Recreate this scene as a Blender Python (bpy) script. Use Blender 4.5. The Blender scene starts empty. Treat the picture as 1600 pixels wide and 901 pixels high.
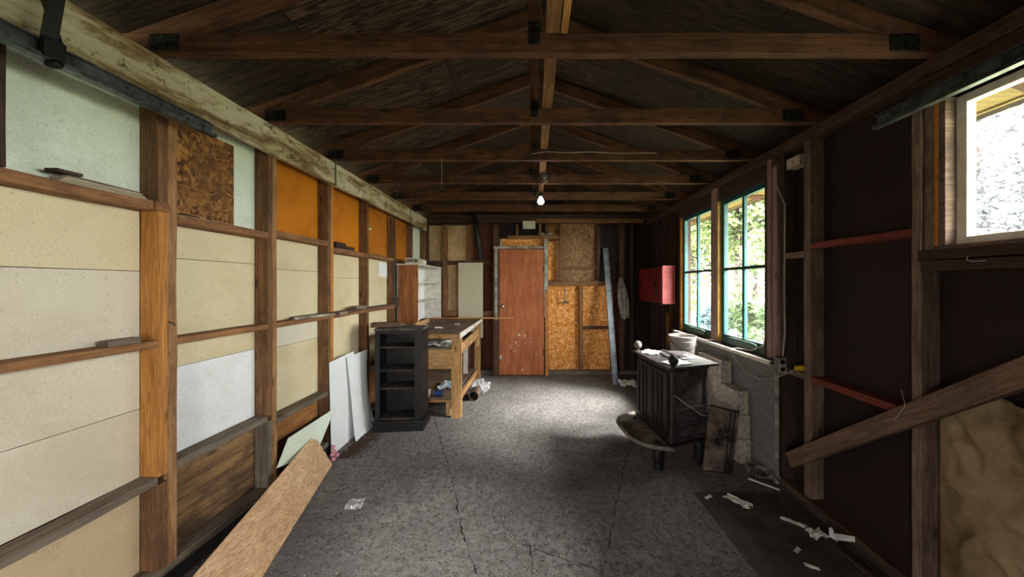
import bpy, bmesh, math, random
from mathutils import Vector, Matrix, noise
random.seed(7)
SC = bpy.context.scene
COL = SC.collection
# ------------------------------------------------------------ camera, sky, sun, exposure
K, VX, VY, ZC = 500.0, 835.0, 444.0, 1.43       # focal length in pixels, horizon point, eye height
cd = bpy.data.cameras.new('camera')
cam = bpy.data.objects.new('camera', cd); COL.objects.link(cam)
cam.location = (0, 0, ZC); cam.rotation_euler = (math.pi/2, 0, 0)
cd.sensor_width = 36; cd.lens = 36*K/1600
cd.shift_x = -(VX-800)/1600; cd.shift_y = (VY-450.5)/1600
cd.clip_start = .02; cd.clip_end = 200
SC.camera = cam
SC.view_settings.view_transform = 'Standard'; SC.view_settings.look = 'None'
SC.view_settings.gamma = 1; SC.view_settings.use_curve_mapping = False
SC.view_settings.exposure = 1.62
w = bpy.data.worlds.new('sky'); SC.world = w; w.use_nodes = True
bg = w.node_tree.nodes['Background']; bg.inputs[0].default_value = (1, .985, .97, 1); bg.inputs[1].default_value = 9.0
sd = bpy.data.lights.new('sun', 'SUN'); sun = bpy.data.objects.new('sun', sd); COL.objects.link(sun)
sd.energy = 22.0; sd.angle = math.radians(28); sd.color = (1, .97, .92)
sun.rotation_euler = Vector((-1, .25, -1.0)).to_track_quat('-Z', 'Y').to_euler()   # hazy sun from the window side
SC.cycles.max_bounces = 8; SC.cycles.diffuse_bounces = 5; SC.cycles.transparent_max_bounces = 24
SC.cycles.sample_clamp_indirect = 6
def portal(loc, rot, sx, sy):
    d = bpy.data.lights.new('portal', 'AREA'); d.shape = 'RECTANGLE'; d.size = sx; d.size_y = sy
    d.cycles.is_portal = True
    o = bpy.data.objects.new('portal', d); COL.objects.link(o); o.location = loc; o.rotation_euler = rot
portal((1.95, 3.2, 1.6), (0, math.pi/2, 0), 1.5, 1.6)
portal((1.95, .40, 1.93), (0, math.pi/2, 0), .8, 2.1)

portal((-.70, -.96, .8), (math.pi/2, 0, 0), .40, 1.6)  # sky light through the opening added behind the camera

# ------------------------------------------------------------ helpers
def PX(px, Y): return (px-VX)/K*Y
def PZ(py, Y): return ZC+(VY-py)/K*Y
def lin(c):
    return tuple(((v/255)/12.92 if v/255 <= .04045 else ((v/255+.055)/1.055)**2.4) for v in c)+(1,)
def woff(o):
    v = Vector((0, 0, 0))
    while o: v += o.location; o = o.parent
    return v
def props(o, label=None, cat=None, group=None, kind=None):
    if label: o['label'] = label
    if cat: o['category'] = cat
    if group: o['group'] = group
    if kind: o['kind'] = kind
    return o
def thing(name, loc, label=None, cat=None, group=None, kind=None):
    o = bpy.data.objects.new(name, None); COL.objects.link(o); o.location = loc; o.empty_display_size = .1
    return props(o, label, cat, group, kind)

class B:
    def __init__(s): s.bm = bmesh.new()
    def obox(s, c, ax, h, bev=0):
        vs = []
        for i in (-1, 1):
            for j in (-1, 1):
                for k in (-1, 1):
                    vs.append(s.bm.verts.new(c+ax[0]*h[0]*i+ax[1]*h[1]*j+ax[2]*h[2]*k))
        fs = [s.bm.faces.new([vs[a] for a in f]) for f in ((0,1,3,2),(4,6,7,5),(0,4,5,1),(2,3,7,6),(0,2,6,4),(1,5,7,3))]
        if ax[0].cross(ax[1]).dot(ax[2]) < 0:
            for f in fs: f.normal_flip()
        if bev:
            es = {e for f in fs for e in f.edges}
            bmesh.ops.bevel(s.bm, geom=list(es), offset=bev, segments=2, affect='EDGES', profile=.7)
        return s
    def box(s, x0, x1, y0, y1, z0, z1, bev=0):
        return s.obox(Vector(((x0+x1)/2, (y0+y1)/2, (z0+z1)/2)), (Vector((1,0,0)), Vector((0,1,0)), Vector((0,0,1))),
                      (abs(x1-x0)/2, abs(y1-y0)/2, abs(z1-z0)/2), bev)
    def bar(s, p0, p1, a, b, side=None, bev=0):
        p0, p1 = Vector(p0), Vector(p1); d = (p1-p0); L = d.length; d.normalize()
        if side is None: side = Vector((0,0,1)).cross(d) if abs(d.z) < .99 else Vector((1,0,0))
        sd_ = Vector(side); sd_ = (sd_-d*sd_.dot(d)).normalized(); up = d.cross(sd_)
        return s.obox((p0+p1)/2, (d, sd_, up), (L/2, a/2, b/2), bev)
    def rings(s, rs, cap=True, closed=False):
        R = [[s.bm.verts.new(p) for p in r] for r in rs]; n = len(R[0])
        for i in range(len(R)-1):
            for j in range(n):
                s.bm.faces.new((R[i][j], R[i][(j+1) % n], R[i+1][(j+1) % n], R[i+1][j]))
        if cap: s.bm.faces.new(list(reversed(R[0]))); s.bm.faces.new(R[-1])
        return s
    def tube(s, pts, r, n=8, r1=None):
        pts = [Vector(p) for p in pts]; rs = []; prev = None
        for i, p in enumerate(pts):
            d = (pts[min(i+1, len(pts)-1)]-pts[max(i-1, 0)]).normalized()
            if prev is None: prev = d.orthogonal().normalized()
            prev = (prev-d*prev.dot(d)).normalized(); q = d.cross(prev)
            rr = r if r1 is None else r+(r1-r)*i/(len(pts)-1)
            rs.append([p+(prev*math.cos(2*math.pi*k/n)+q*math.sin(2*math.pi*k/n))*rr for k in range(n)])
        return s.rings(rs)
    def lathe(s, prof, c, n=24, axis=(0,0,1), cap=True):
        ax = Vector(axis).normalized(); u = ax.orthogonal().normalized(); v = ax.cross(u); c = Vector(c)
        return s.rings([[c+ax*z+(u*math.cos(2*math.pi*k/n)+v*math.sin(2*math.pi*k/n))*max(r, 1e-4) for k in range(n)] for r, z in prof], cap)
    def sphere(s, c, r, n=16):
        return s.lathe([(r*math.sin(math.pi*i/10), -r*math.cos(math.pi*i/10)) for i in range(11)], c, n)
    def prism(s, pts, off):
        off = Vector(off); a = [s.bm.verts.new(Vector(p)) for p in pts]; b = [s.bm.verts.new(Vector(p)+off) for p in pts]; n = len(a)
        s.bm.faces.new(a); s.bm.faces.new(list(reversed(b)))
        for i in range(n): s.bm.faces.new((a[i], b[i], b[(i+1) % n], a[(i+1) % n]))
        return s
    def grid(s, fn, nu, nv, th=.002):
        g = [[Vector(fn(i/nu, j/nv)) for j in range(nv+1)] for i in range(nu+1)]
        for (sg) in (0, 1):
            vs = []
            for i in range(nu+1):
                row = []
                for j in range(nv+1):
                    du = g[min(i+1, nu)][j]-g[max(i-1, 0)][j]; dv = g[i][min(j+1, nv)]-g[i][max(j-1, 0)]
                    nn = du.cross(dv); nn = nn.normalized() if nn.length > 1e-9 else Vector((0,0,1))
                    row.append(s.bm.verts.new(g[i][j]+nn*th*(.5 if sg else -.5)))
                vs.append(row)
            for i in range(nu):
                for j in range(nv):
                    q = (vs[i][j], vs[i+1][j], vs[i+1][j+1], vs[i][j+1])
                    s.bm.faces.new(q if sg else tuple(reversed(q)))
            if sg == 0: v0 = vs
        for i in range(nu):
            s.bm.faces.new((v0[i][0], v0[i+1][0], vs[i+1][0], vs[i][0])); s.bm.faces.new((vs[i][nv], vs[i+1][nv], v0[i+1][nv], v0[i][nv]))
        for j in range(nv):
            s.bm.faces.new((v0[0][j+1], v0[0][j], vs[0][j], vs[0][j+1])); s.bm.faces.new((vs[nu][j+1], vs[nu][j], v0[nu][j], v0[nu][j+1]))
        return s
    def build(s, name, mat, parent=None, label=None, cat=None, group=None, kind=None, smooth=False):
        bmesh.ops.recalc_face_normals(s.bm, faces=s.bm.faces[:])
        if parent is not None: off = woff(parent); loc = Vector((0,0,0))
        else:
            xs = [v.co for v in s.bm.verts]
            off = Vector(((min(v.x for v in xs)+max(v.x for v in xs))/2, (min(v.y for v in xs)+max(v.y for v in xs))/2, min(v.z for v in xs))); loc = off
        bmesh.ops.translate(s.bm, verts=s.bm.verts[:], vec=-off)
        me = bpy.data.meshes.new(name); s.bm.to_mesh(me); s.bm.free()
        me.materials.append(mat)
        if smooth:
            for p in me.polygons: p.use_smooth = True
        o = bpy.data.objects.new(name, me); COL.objects.link(o); o.location = loc
        if parent is not None: o.parent = parent
        return props(o, label, cat, group, kind)

def lum(name, p0, p1, a, b, mat, parent=None, side=None, bev=.002, wob=.0015, **kw):
    """one piece of lumber; local X runs along it so the grain follows; a = size along 'side', b = the other"""
    p0, p1 = Vector(p0), Vector(p1); d = p1-p0; L = d.length; d.normalize()
    if side is None: side = Vector((0,0,1)).cross(d) if abs(d.z) < .99 else Vector((1,0,0))
    sv = Vector(side); sv = (sv-d*sv.dot(d)).normalized(); up = d.cross(sv)
    bm = bmesh.new(); n = max(1, min(24, int(L/.12))); rows = []; se = random.random()*50
    for i in range(n+1):
        x = -L/2+L*i/n
        o1 = (noise.noise(Vector((x*3+se, 0, 0))))*wob*2; o2 = noise.noise(Vector((x*3+se, 9, 0)))*wob*2
        row = []
        bb = min(bev, a*.3, b*.3)
        for sy, sz in ((-1,-1),(1,-1),(1,1),(-1,1)):
            pa = (sy*(a/2), sz*(b/2-bb)); pb = (sy*(a/2-bb), sz*b/2)
            if (sy, sz) in ((1,-1), (-1,1)): pa, pb = pb, pa
            for q in (pa, pb): row.append(bm.verts.new((x, q[0]+o1, q[1]+o2)))
        rows.append(row)
    m = 8
    for i in range(n):
        for j in range(m): bm.faces.new((rows[i][j], rows[i][(j+1) % m], rows[i+1][(j+1) % m], rows[i+1][j]))
    bm.faces.new(rows[0]); bm.faces.new(list(reversed(rows[-1])))
    bmesh.ops.recalc_face_normals(bm, faces=bm.faces[:])
    me = bpy.data.meshes.new(name); bm.to_mesh(me); bm.free(); me.materials.append(mat)
    o = bpy.data.objects.new(name, me); COL.objects.link(o)
    M = Matrix((d, sv, up)).transposed().to_4x4()
    o.rotation_euler = M.to_euler(); o.location = (p0+p1)/2-(woff(parent) if parent else Vector((0,0,0)))
    if parent: o.parent = parent
    return props(o, kw.get('label'), kw.get('cat'), kw.get('group'), kw.get('kind'))

# ------------------------------------------------------------ materials
class N:
    def __init__(s, name):
        s.m = bpy.data.materials.new(name); s.m.use_nodes = True; s.t = s.m.node_tree; s.n = s.t.nodes
        s.p = s.n['Principled BSDF']; s.out = s.n['Material Output']
    def add(s, ty, **kw):
        n = s.n.new(ty)
        for k, v in kw.items():
            if k.startswith('i_'): n.inputs[k[2:].replace('_', ' ')].default_value = v
            else: setattr(n, k, v)
        return n
    def l(s, a, b): s.t.links.new(a, b)
    def coord(s, scale=(1,1,1), rnd=True):
        tc = s.add('ShaderNodeTexCoord'); oi = s.add('ShaderNodeObjectInfo')
        mp = s.add('ShaderNodeMapping'); mp.inputs['Scale'].default_value = scale
        if rnd:
            mu = s.add('ShaderNodeVectorMath', operation='SCALE'); mu.inputs['Scale'].default_value = 17.3
            cb = s.add('ShaderNodeCombineXYZ')
            for i in range(3): s.l(oi.outputs['Random'], cb.inputs[i])
            s.l(cb.outputs[0], mu.inputs[0]); ad = s.add('ShaderNodeVectorMath', operation='ADD')
            s.l(tc.outputs['Object'], ad.inputs[0]); s.l(mu.outputs[0], ad.inputs[1]); s.l(ad.outputs[0], mp.inputs['Vector'])
        else: s.l(tc.outputs['Object'], mp.inputs['Vector'])
        return mp.outputs[0]
    def noise(s, vec, sc, detail=6, rough=.6, dist=0):
        n = s.add('ShaderNodeTexNoise'); n.inputs['Scale'].default_value = sc; n.inputs['Detail'].default_value = detail
        n.inputs['Roughness'].default_value = rough; n.inputs['Distortion'].default_value = dist
        s.l(vec, n.inputs['Vector']); return n.outputs['Fac']
    def ramp(s, fac, stops):
        r = s.add('ShaderNodeValToRGB'); e = r.color_ramp.elements
        e[0].position, e[0].color = stops[0][0], stops[0][1]; e[1].position, e[1].color = stops[-1][0], stops[-1][1]
        for p, c in stops[1:-1]: k = e.new(p); k.color = c
        s.l(fac, r.inputs[0]); return r.outputs[0]
    def mix(s, f, a, b, mode='MIX'):
        m = s.add('ShaderNodeMix', data_type='RGBA', blend_type=mode)
        if isinstance(f, float): m.inputs[0].default_value = f
        else: s.l(f, m.inputs[0])
        for v, i in ((a, 6), (b, 7)):
            if isinstance(v, tuple): m.inputs[i].default_value = v
            else: s.l(v, m.inputs[i])
        return m.outputs[2]
    def bump(s, h, st=.3, d=.01):
        b = s.add('ShaderNodeBump'); b.inputs['Strength'].default_value = st; b.inputs['Distance'].default_value = d
        s.l(h, b.inputs['Height']); s.l(b.outputs[0], s.p.inputs['Normal'])
    def fin(s, col=None, rough=.8, spec=.3, metal=0):
        if col is not None:
            if isinstance(col, tuple): s.p.inputs['Base Color'].default_value = col
            else: s.l(col, s.p.inputs['Base Color'])
        s.p.inputs['Roughness'].default_value = rough; s.p.inputs['Specular IOR Level'].default_value = spec
        s.p.inputs['Metallic'].default_value = metal; return s.m
W1, W0 = (1,1,1,1), (0,0,0,1)
def wood(name, c1, c2, c3=None, stain=.35, rough=.8, knots=True, gs=1.0, ax=0):
    def q3(a, b_): z_ = [b_]*3; z_[ax] = a; return tuple(z_)
    n = N(name); v = n.coord(q3(1.6*gs, 26*gs))
    g = n.noise(v, 1.0, 9, .68, .8); v2 = n.coord((1, 1.6, 1.6)); col = n.ramp(g, [(.32, lin(c1)), (.64, lin(c2))])
    fg = n.noise(n.coord(q3(7, 170)), 1.0, 4, .7); col = n.mix(1.0, col, n.ramp(fg, [(.34, (.52, .5, .48, 1)), (.56, (1.06, 1.06, 1.06, 1))]), 'MULTIPLY')
    st = n.noise(v2, 4.5, 9, .72, .3); s_ = n.ramp(st, [(.44, W0), (.64, W1)])
    dk = lin(c3) if c3 else tuple(x*.35 for x in lin(c1))[:3]+(1,)
    sm = n.add('ShaderNodeMath', operation='MULTIPLY'); n.l(s_, sm.inputs[0]); sm.inputs[1].default_value = stain
    col = n.mix(sm.outputs[0], col, dk)
    if knots:
        vo = n.add('ShaderNodeTexVoronoi'); vo.inputs['Scale'].default_value = 1; n.l(n.coord((3.3, 9, 9)), vo.inputs['Vector'])
        k = n.ramp(vo.outputs['Distance'], [(.07, W1), (.16, W0)]); km = n.add('ShaderNodeMath', operation='MULTIPLY')
        n.l(k, km.inputs[0]); km.inputs[1].default_value = .75; col = n.mix(km.outputs[0], col, tuple(x*.22 for x in lin(c1))[:3]+(1,))
    n.bump(g, .35, .004); return n.fin(col, rough)
def flat(name, c, rough=.6, metal=0, var=.12, sc=8, spec=.4, bump=.1, c2=None):
    n = N(name); v = n.coord(); g = n.noise(v, sc, 6, .65)
    L = lin(c); d = lin(c2) if c2 else tuple(x*(1-var*2.5) for x in L[:3])+(1,)
    col = n.ramp(g, [(.38, d), (.6, L)])
    if bump: n.bump(g, bump, .004)
    return n.fin(col, rough, spec, metal)
def panelm(name, c, stainc, amt=.5, sc=1.6, rough=.75, speck=True):
    n = N(name); v = n.coord(); a = n.noise(v, sc, 6, .62, .8); s_ = n.ramp(a, [(.35, lin(c)), (.5, lin(c)), (.78, lin(stainc))])
    col = n.mix(amt, lin(c), s_)
    if speck:
        f = n.noise(v, 60, 3, .7); k = n.ramp(f, [(.31, W1), (.37, W0)]); km = n.add('ShaderNodeMath', operation='MULTIPLY'); n.l(k, km.inputs[0]); km.inputs[1].default_value = .35
        col = n.mix(km.outputs[0], col, tuple(x*.5 for x in lin(stainc))[:3]+(1,))
    col = n.mix(1.0, col, n.ramp(n.noise(v, 160, 3, .7), [(.3, (.86, .86, .85, 1)), (.6, (1.03, 1.03, 1.03, 1))]), 'MULTIPLY')
    sm2 = n.ramp(n.noise(n.coord((1, .7, 1.4)), 2.0, 8, .66, .8), [(.5, W1), (.72, (.88, .85, .80, 1))]); col = n.mix(1.0, col, sm2, 'MULTIPLY')
    n.bump(n.noise(v, 90, 3, .6), .12, .002); return n.fin(col, rough, .25)
def osb(name, cs, stain=None, ori=(0,1,2), sc=1.0):
    n = N(name); v = n.coord((1,1,1), False)
    dn = n.add('ShaderNodeTexNoise'); dn.inputs['Scale'].default_value = 7; n.l(v, dn.inputs['Vector'])
    cols = []
    for k, s3 in enumerate(((20, 20, 70), (60, 60, 18), (36, 36, 36))):
        mp = n.add('ShaderNodeMapping'); mp.inputs['Scale'].default_value = tuple(q*sc for q in s3); mp.inputs['Rotation'].default_value = (0, .5*k+.3, .3*k)
        ad = n.add('ShaderNodeMix', data_type='VECTOR') if False else n.add('ShaderNodeVectorMath', operation='MULTIPLY_ADD')
        n.l(dn.outputs['Color'], ad.inputs[0]); ad.inputs[1].default_value = (.12,)*3; n.l(v, ad.inputs[2]); n.l(ad.outputs[0], mp.inputs['Vector'])
        vo = n.add('ShaderNodeTexVoronoi'); vo.inputs['Scale'].default_value = 1; n.l(mp.outputs[0], vo.inputs['Vector'])
        sp = n.add('ShaderNodeSeparateColor'); n.l(vo.outputs['Color'], sp.inputs[0]); cols.append(sp.outputs[0])
    a = n.mix(n.ramp(n.noise(v, 20, 2, .5), [(.47, W0), (.53, W1)]), cols[0], cols[1])
    a = n.mix(n.ramp(n.noise(v, 31, 2, .5), [(.52, W0), (.56, W1)]), a, cols[2])
    col = n.ramp(a, [(0, lin(cs[0])), (.35, lin(cs[1])), (.7, lin(cs[2])), (1, lin(cs[3]))])
    if stain: col = n.mix(n.ramp(n.noise(v, 2.5, 5, .6), [(.45, W0), (.8, W1)]), col, lin(stain))
    n.bump(a, .25, .003); return n.fin(col, .75, .3)

M = {}
M['stud_left'] = wood('weathered_orange_stud', (98, 68, 46), (146, 106, 70), (58, 43, 34), .6)
M['stud_tan'] = wood('tan_stud', (140, 98, 64), (184, 140, 96), (88, 64, 46), .5)
M['stud_orange'] = wood('orange_stud', (176, 112, 50), (206, 146, 80), (120, 74, 38), .3)
M['rail_left'] = wood('brown_rail', (126, 84, 54), (170, 122, 80), (74, 54, 42), .55)
M['rail_grey'] = wood('dusty_grey_rail', (104, 92, 80), (140, 126, 110), (70, 60, 52), .5)
M['plank_dark'] = wood('dark_knotty_plank', (84, 64, 46), (160, 122, 82), (46, 36, 30), .75, gs=.5)
M['plank_orange'] = wood('orange_plank', (130, 86, 46), (178, 124, 72), (70, 48, 34), .45, gs=.5)
M['truss'] = wood('truss_lumber', (70, 42, 30), (114, 76, 52), (38, 25, 21), .65)
M['stud_right'] = wood('grey_brown_stud', (98, 80, 68), (148, 124, 108), (58, 46, 40), .55)
M['stud_dark'] = wood('dark_stud', (52, 38, 32), (84, 64, 54), (30, 24, 20), .5)
M['brace'] = wood('brace_lumber', (96, 76, 64), (140, 112, 94), (58, 46, 40), .5)
M['pinkish'] = wood('pinkish_post', (140, 110, 104), (176, 144, 136), (96, 76, 72), .4)
M['red_rail'] = wood('red_rail', (104, 46, 42), (140, 66, 58), (70, 34, 32), .4, knots=False)
M['plate'] = wood('wall_plate', (66, 48, 40), (104, 78, 64), (40, 30, 26), .5)
M['bench'] = wood('bench_wood', (172, 126, 78), (218, 174, 120), (110, 80, 52), .4)
M['bench_top'] = wood('bench_top_dirty', (112, 92, 72), (156, 132, 106), (64, 54, 46), .6, knots=False)
M['knotty'] = wood('knotty_pine', (138, 84, 48), (186, 122, 74), (92, 54, 34), .4)
M['strip'] = wood('pale_strip', (176, 162, 136), (208, 196, 170), (130, 116, 96), .3, knots=False)
M['rear_stud'] = wood('rear_stud', (112, 78, 50), (158, 114, 74), (66, 46, 34), .45)
M['rear_dark'] = wood('rear_dark_stud', (70, 48, 38), (104, 74, 56), (44, 32, 28), .5)
M['stick'] = wood('stick', (184, 128, 76), (206, 150, 96), None, .1, knots=False)
M['ply_board'] = wood('pink_plywood', (214, 166, 122), (238, 202, 162), (184, 138, 98), .45, knots=False, gs=.5, ax=1)
M['ply_rear'] = wood('rear_plywood', (192, 156, 108), (224, 192, 144), (150, 114, 76), .4, knots=False, gs=.3, ax=2)
M['bark'] = wood('rough_plank', (88, 66, 50), (128, 100, 78), (50, 40, 34), .6, knots=False)
M['cream'] = panelm('cream_board', (222, 208, 172), (196, 172, 128), .7)
M['pale'] = panelm('pale_board', (220, 211, 190), (200, 186, 158), .7)
M['tan'] = panelm('tan_board', (206, 182, 148), (176, 148, 116), .7)
M['mint'] = panelm('mint_white_board', (230, 241, 224), (212, 220, 192), .7)
M['white'] = panelm('white_board', (238, 240, 241), (220, 224, 224), .5)
M['orange_fib'] = panelm('orange_fibreboard', (208, 126, 26), (170, 94, 24), .8, 3)
M['orange_dark'] = panelm('stained_orange_fibreboard', (190, 114, 32), (112, 66, 28), .9, 3)
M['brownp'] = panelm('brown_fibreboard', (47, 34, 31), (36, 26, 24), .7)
M['brownp2'] = panelm('red_brown_board', (92, 50, 36), (66, 38, 30), .7)
M['osb_dark'] = osb('aged_osb', [(66, 42, 22), (122, 80, 40), (160, 110, 60), (192, 142, 84)], (96, 66, 38), sc=1.0)
M['osb'] = osb('orange_osb', [(176, 98, 36), (216, 136, 56), (236, 166, 88), (248, 208, 146)], None)
M['osb_brown'] = osb('brown_osb', [(104, 70, 46), (142, 104, 72), (168, 130, 92), (190, 154, 114)], (110, 82, 58))
# peeling paint on the long beam
n = N('peeling_paint'); v = n.coord(rnd=False); a = n.noise(n.coord((.9, 4, 4), False), 2.6, 10, .72, .5)
col = n.ramp(a, [(.40, lin((120, 92, 64))), (.48, lin((168, 146, 112))), (.54, lin((206, 196, 168))), (.7, lin((222, 214, 194)))])
col = n.mix(n.ramp(n.noise(v, 12, 9, .78), [(.56, W0), (.64, W1)]), col, lin((92, 72, 52)))
n.bump(a, .5, .006); M['peel'] = n.fin(col, .7)
# door veneer
n = N('door_veneer'); v = n.coord((9, 9, 1.2), False); a = n.noise(v, 3, 7, .6, .5)
col = n.ramp(a, [(.3, lin((146, 80, 46))), (.55, lin((178, 104, 62))), (.75, lin((200, 128, 84)))])
M['door'] = n.fin(n.mix(n.ramp(n.noise(n.coord(rnd=False), 2, 5, .6), [(.4, W0), (.9, W1)]), col, lin((138, 72, 44))), .55)
# concrete
n = N('dirty_concrete'); v = n.coord(rnd=False)
a = n.noise(v, 1.2, 12, .78, .4); b = n.noise(v, 26, 10, .85, .4); c = n.noise(v, 120, 5, .8)
col = n.ramp(a, [(.3, lin((118, 113, 111))), (.5, lin((150, 145, 143))), (.7, lin((186, 181, 178)))])
col = n.mix(n.ramp(b, [(.42, W1), (.52, W0)]), col, lin((106, 101, 99)))
col = n.mix(n.ramp(n.noise(v, 5, 10, .75, .6), [(.55, W0), (.7, (.6, .6, .6, 1))]), col, lin((92, 88, 88)))
col = n.mix(n.ramp(n.noise(n.coord((1, 2.2, 1), False), 9, 9, .8, 1.5), [(.60, W0), (.68, W1)]), col, lin((212, 206, 200)))
sp = n.ramp(c, [(.40, W1), (.46, W0)]); col = n.mix(sp, col, lin((64, 60, 58)))
col = n.mix(n.ramp(n.noise(v, 60, 4, .75), [(.62, W0), (.68, W1)]), col, lin((224, 218, 212)))
hm = n.add('ShaderNodeMath', operation='ADD'); n.l(b, hm.inputs[0]); n.l(c, hm.inputs[1])
n.bump(hm.outputs[0], 1.0, .02); M['floor'] = n.fin(col, .8, .25)
# plywood roof deck
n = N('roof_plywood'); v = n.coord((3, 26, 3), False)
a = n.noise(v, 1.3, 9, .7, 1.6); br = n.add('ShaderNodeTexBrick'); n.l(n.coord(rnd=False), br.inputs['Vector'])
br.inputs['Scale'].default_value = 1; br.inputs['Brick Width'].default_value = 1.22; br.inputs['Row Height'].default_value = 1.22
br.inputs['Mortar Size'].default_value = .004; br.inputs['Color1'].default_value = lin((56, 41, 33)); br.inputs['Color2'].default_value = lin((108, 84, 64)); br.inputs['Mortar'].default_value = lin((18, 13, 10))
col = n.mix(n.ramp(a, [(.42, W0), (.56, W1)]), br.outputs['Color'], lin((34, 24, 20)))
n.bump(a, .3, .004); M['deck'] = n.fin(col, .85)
M['black_wood'] = flat('black_painted_wood', (26, 23, 23), .45, var=.25, sc=30, spec=.5, c2=(15, 13, 13))
M['dust_top'] = flat('dusty_black_top', (104, 96, 88), .8, c2=(58, 52, 48), sc=12)
M['dust_shelf'] = flat('dusty_black_shelf', (74, 68, 65), .8, c2=(34, 31, 30), sc=12)
M['iron'] = flat('cast_iron', (84, 78, 78), .45, .3, sc=16, c2=(48, 43, 43), bump=.3)
M['iron_dark'] = flat('dark_cast_iron', (42, 37, 36), .55, .3, sc=12, c2=(24, 21, 21), bump=.3)
M['iron_dust'] = flat('dusty_iron', (134, 126, 118), .8, .1, sc=9, c2=(74, 68, 64), bump=.2)
M['rusty'] = flat('rusty_sheet', (140, 122, 108), .6, .4, sc=5, c2=(30, 23, 20), bump=.4)
M['galv'] = flat('galvanised_steel', (120, 126, 128), .4, .8, sc=20, c2=(74, 78, 76))
M['galv_blue'] = flat('blue_grey_steel', (150, 156, 162), .45, .5, sc=6, c2=(100, 106, 112))
M['plate_steel'] = flat('nail_plate', (62, 64, 62), .5, .7, sc=60, c2=(22, 22, 22), bump=.5)
M['black_metal'] = flat('black_metal', (34, 33, 35), .5, .5)
M['pipe'] = flat('dark_pipe', (44, 50, 50), .5, .4, c2=(26, 30, 30))
M['chrome'] = flat('chrome', (214, 214, 212), .2, .9, var=.02, bump=0)
M['red_metal'] = flat('red_cabinet_paint', (140, 34, 42), .45, 0, c2=(96, 24, 30), sc=5)
M['red_light'] = flat('pale_red_paint', (216, 104, 108), .5, 0, c2=(190, 84, 90), sc=5)
M['block'] = flat('concrete_block', (188, 178, 164), .9, sc=40, c2=(140, 130, 120), bump=.5)
M['cement'] = flat('grey_cement_board', (132, 130, 128), .85, sc=60, c2=(104, 102, 100), bump=.3)
M['bucket'] = flat('galvanised_bucket', (176, 168, 164), .5, .25, sc=6, c2=(130, 122, 118))
M['white_paint'] = flat('old_white_paint', (226, 222, 212), .6, sc=14, c2=(204, 198, 184))
M['white_trim'] = flat('dirty_white_trim', (176, 170, 156), .6, sc=9, c2=(112, 104, 92))
M['white_plastic'] = flat('white_plastic', (222, 218, 200), .4, sc=5, c2=(200, 194, 172))
M['teal'] = flat('teal_sash_paint', (22, 88, 88), .5, sc=20, c2=(14, 64, 70))
M['green'] = flat('dark_green_paint', (38, 74, 60), .5, sc=16, c2=(28, 54, 46))
M['yellow_paint'] = flat('yellow_ochre_paint', (206, 158, 44), .6, sc=8, c2=(176, 130, 44))
M['soffit'] = wood('soffit_board', (120, 98, 52), (150, 126, 70), None, .3)
M['orange_jamb'] = wood('orange_jamb', (176, 108, 50), (204, 138, 70), None, .2, knots=False)
M['paper'] = flat('paper', (228, 226, 220), .8, sc=4, c2=(206, 202, 196))
M['blue_paper'] = flat('pale_blue_paper', (206, 216, 226), .8, sc=4)
M['cloth'] = flat('grey_rag', (178, 174, 164), .95, sc=12, c2=(128, 124, 116), bump=.3)
M['kraft'] = flat('dirty_kraft_paper', (176, 152, 118), .8, sc=4, c2=(128, 106, 78), bump=.3)
M['pegboard'] = None
M['black'] = flat('black_plastic', (20, 20, 22), .5)
M['cable'] = flat('grey_cable', (176, 166, 156), .6)
M['yellow_plug'] = flat('yellow_plug', (220, 178, 40), .5)
M['blue_can'] = flat('blue_can', (50, 80, 130), .4, .3, c2=(60, 60, 70))
M['pink_foam'] = flat('pink_insulation', (226, 150, 160), .95, sc=30)
M['red_spot'] = flat('red_paint', (190, 40, 44), .5)
M['mat'] = flat('tar_paper', (84, 74, 68), .9, sc=7, c2=(56, 49, 45), bump=.3)
M['dirt'] = flat('dark_dirt', (38, 34, 32), .95, sc=30)
M['chip'] = flat('pale_chips', (196, 190, 180), .9)
M['litter'] = flat('brown_litter', (92, 68, 52), .95, sc=50, c2=(58, 44, 36))
M['hook_blue'] = flat('grey_blue_tool', (96, 108, 122), .5, .5)
n = N('perforated_hardboard'); v = n.coord(rnd=False)
sx = n.add('ShaderNodeSeparateXYZ'); n.l(v, sx.inputs[0]); ds = []
for i in (0, 2):
    m_ = n.add('ShaderNodeMath', operation='MULTIPLY'); n.l(sx.outputs[i], m_.inputs[0]); m_.inputs[1].default_value = 1/.0254
    f_ = n.add('ShaderNodeMath', operation='FRACT'); n.l(m_.outputs[0], f_.inputs[0])
    s_ = n.add('ShaderNodeMath', operation='SUBTRACT'); n.l(f_.outputs[0], s_.inputs[0]); s_.inputs[1].default_value = .5
    q_ = n.add('ShaderNodeMath', operation='MULTIPLY'); n.l(s_.outputs[0], q_.inputs[0]); n.l(s_.outputs[0], q_.inputs[1]); ds.append(q_.outputs[0])
ad = n.add('ShaderNodeMath', operation='ADD'); n.l(ds[0], ad.inputs[0]); n.l(ds[1], ad.inputs[1])
lt = n.add('ShaderNodeMath', operation='LESS_THAN'); n.l(ad.outputs[0], lt.inputs[0]); lt.inputs[1].default_value = .045
M['pegboard'] = n.fin(n.mix(lt.outputs[0], lin((206, 198, 170)), lin((70, 60, 46))), .7)
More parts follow.
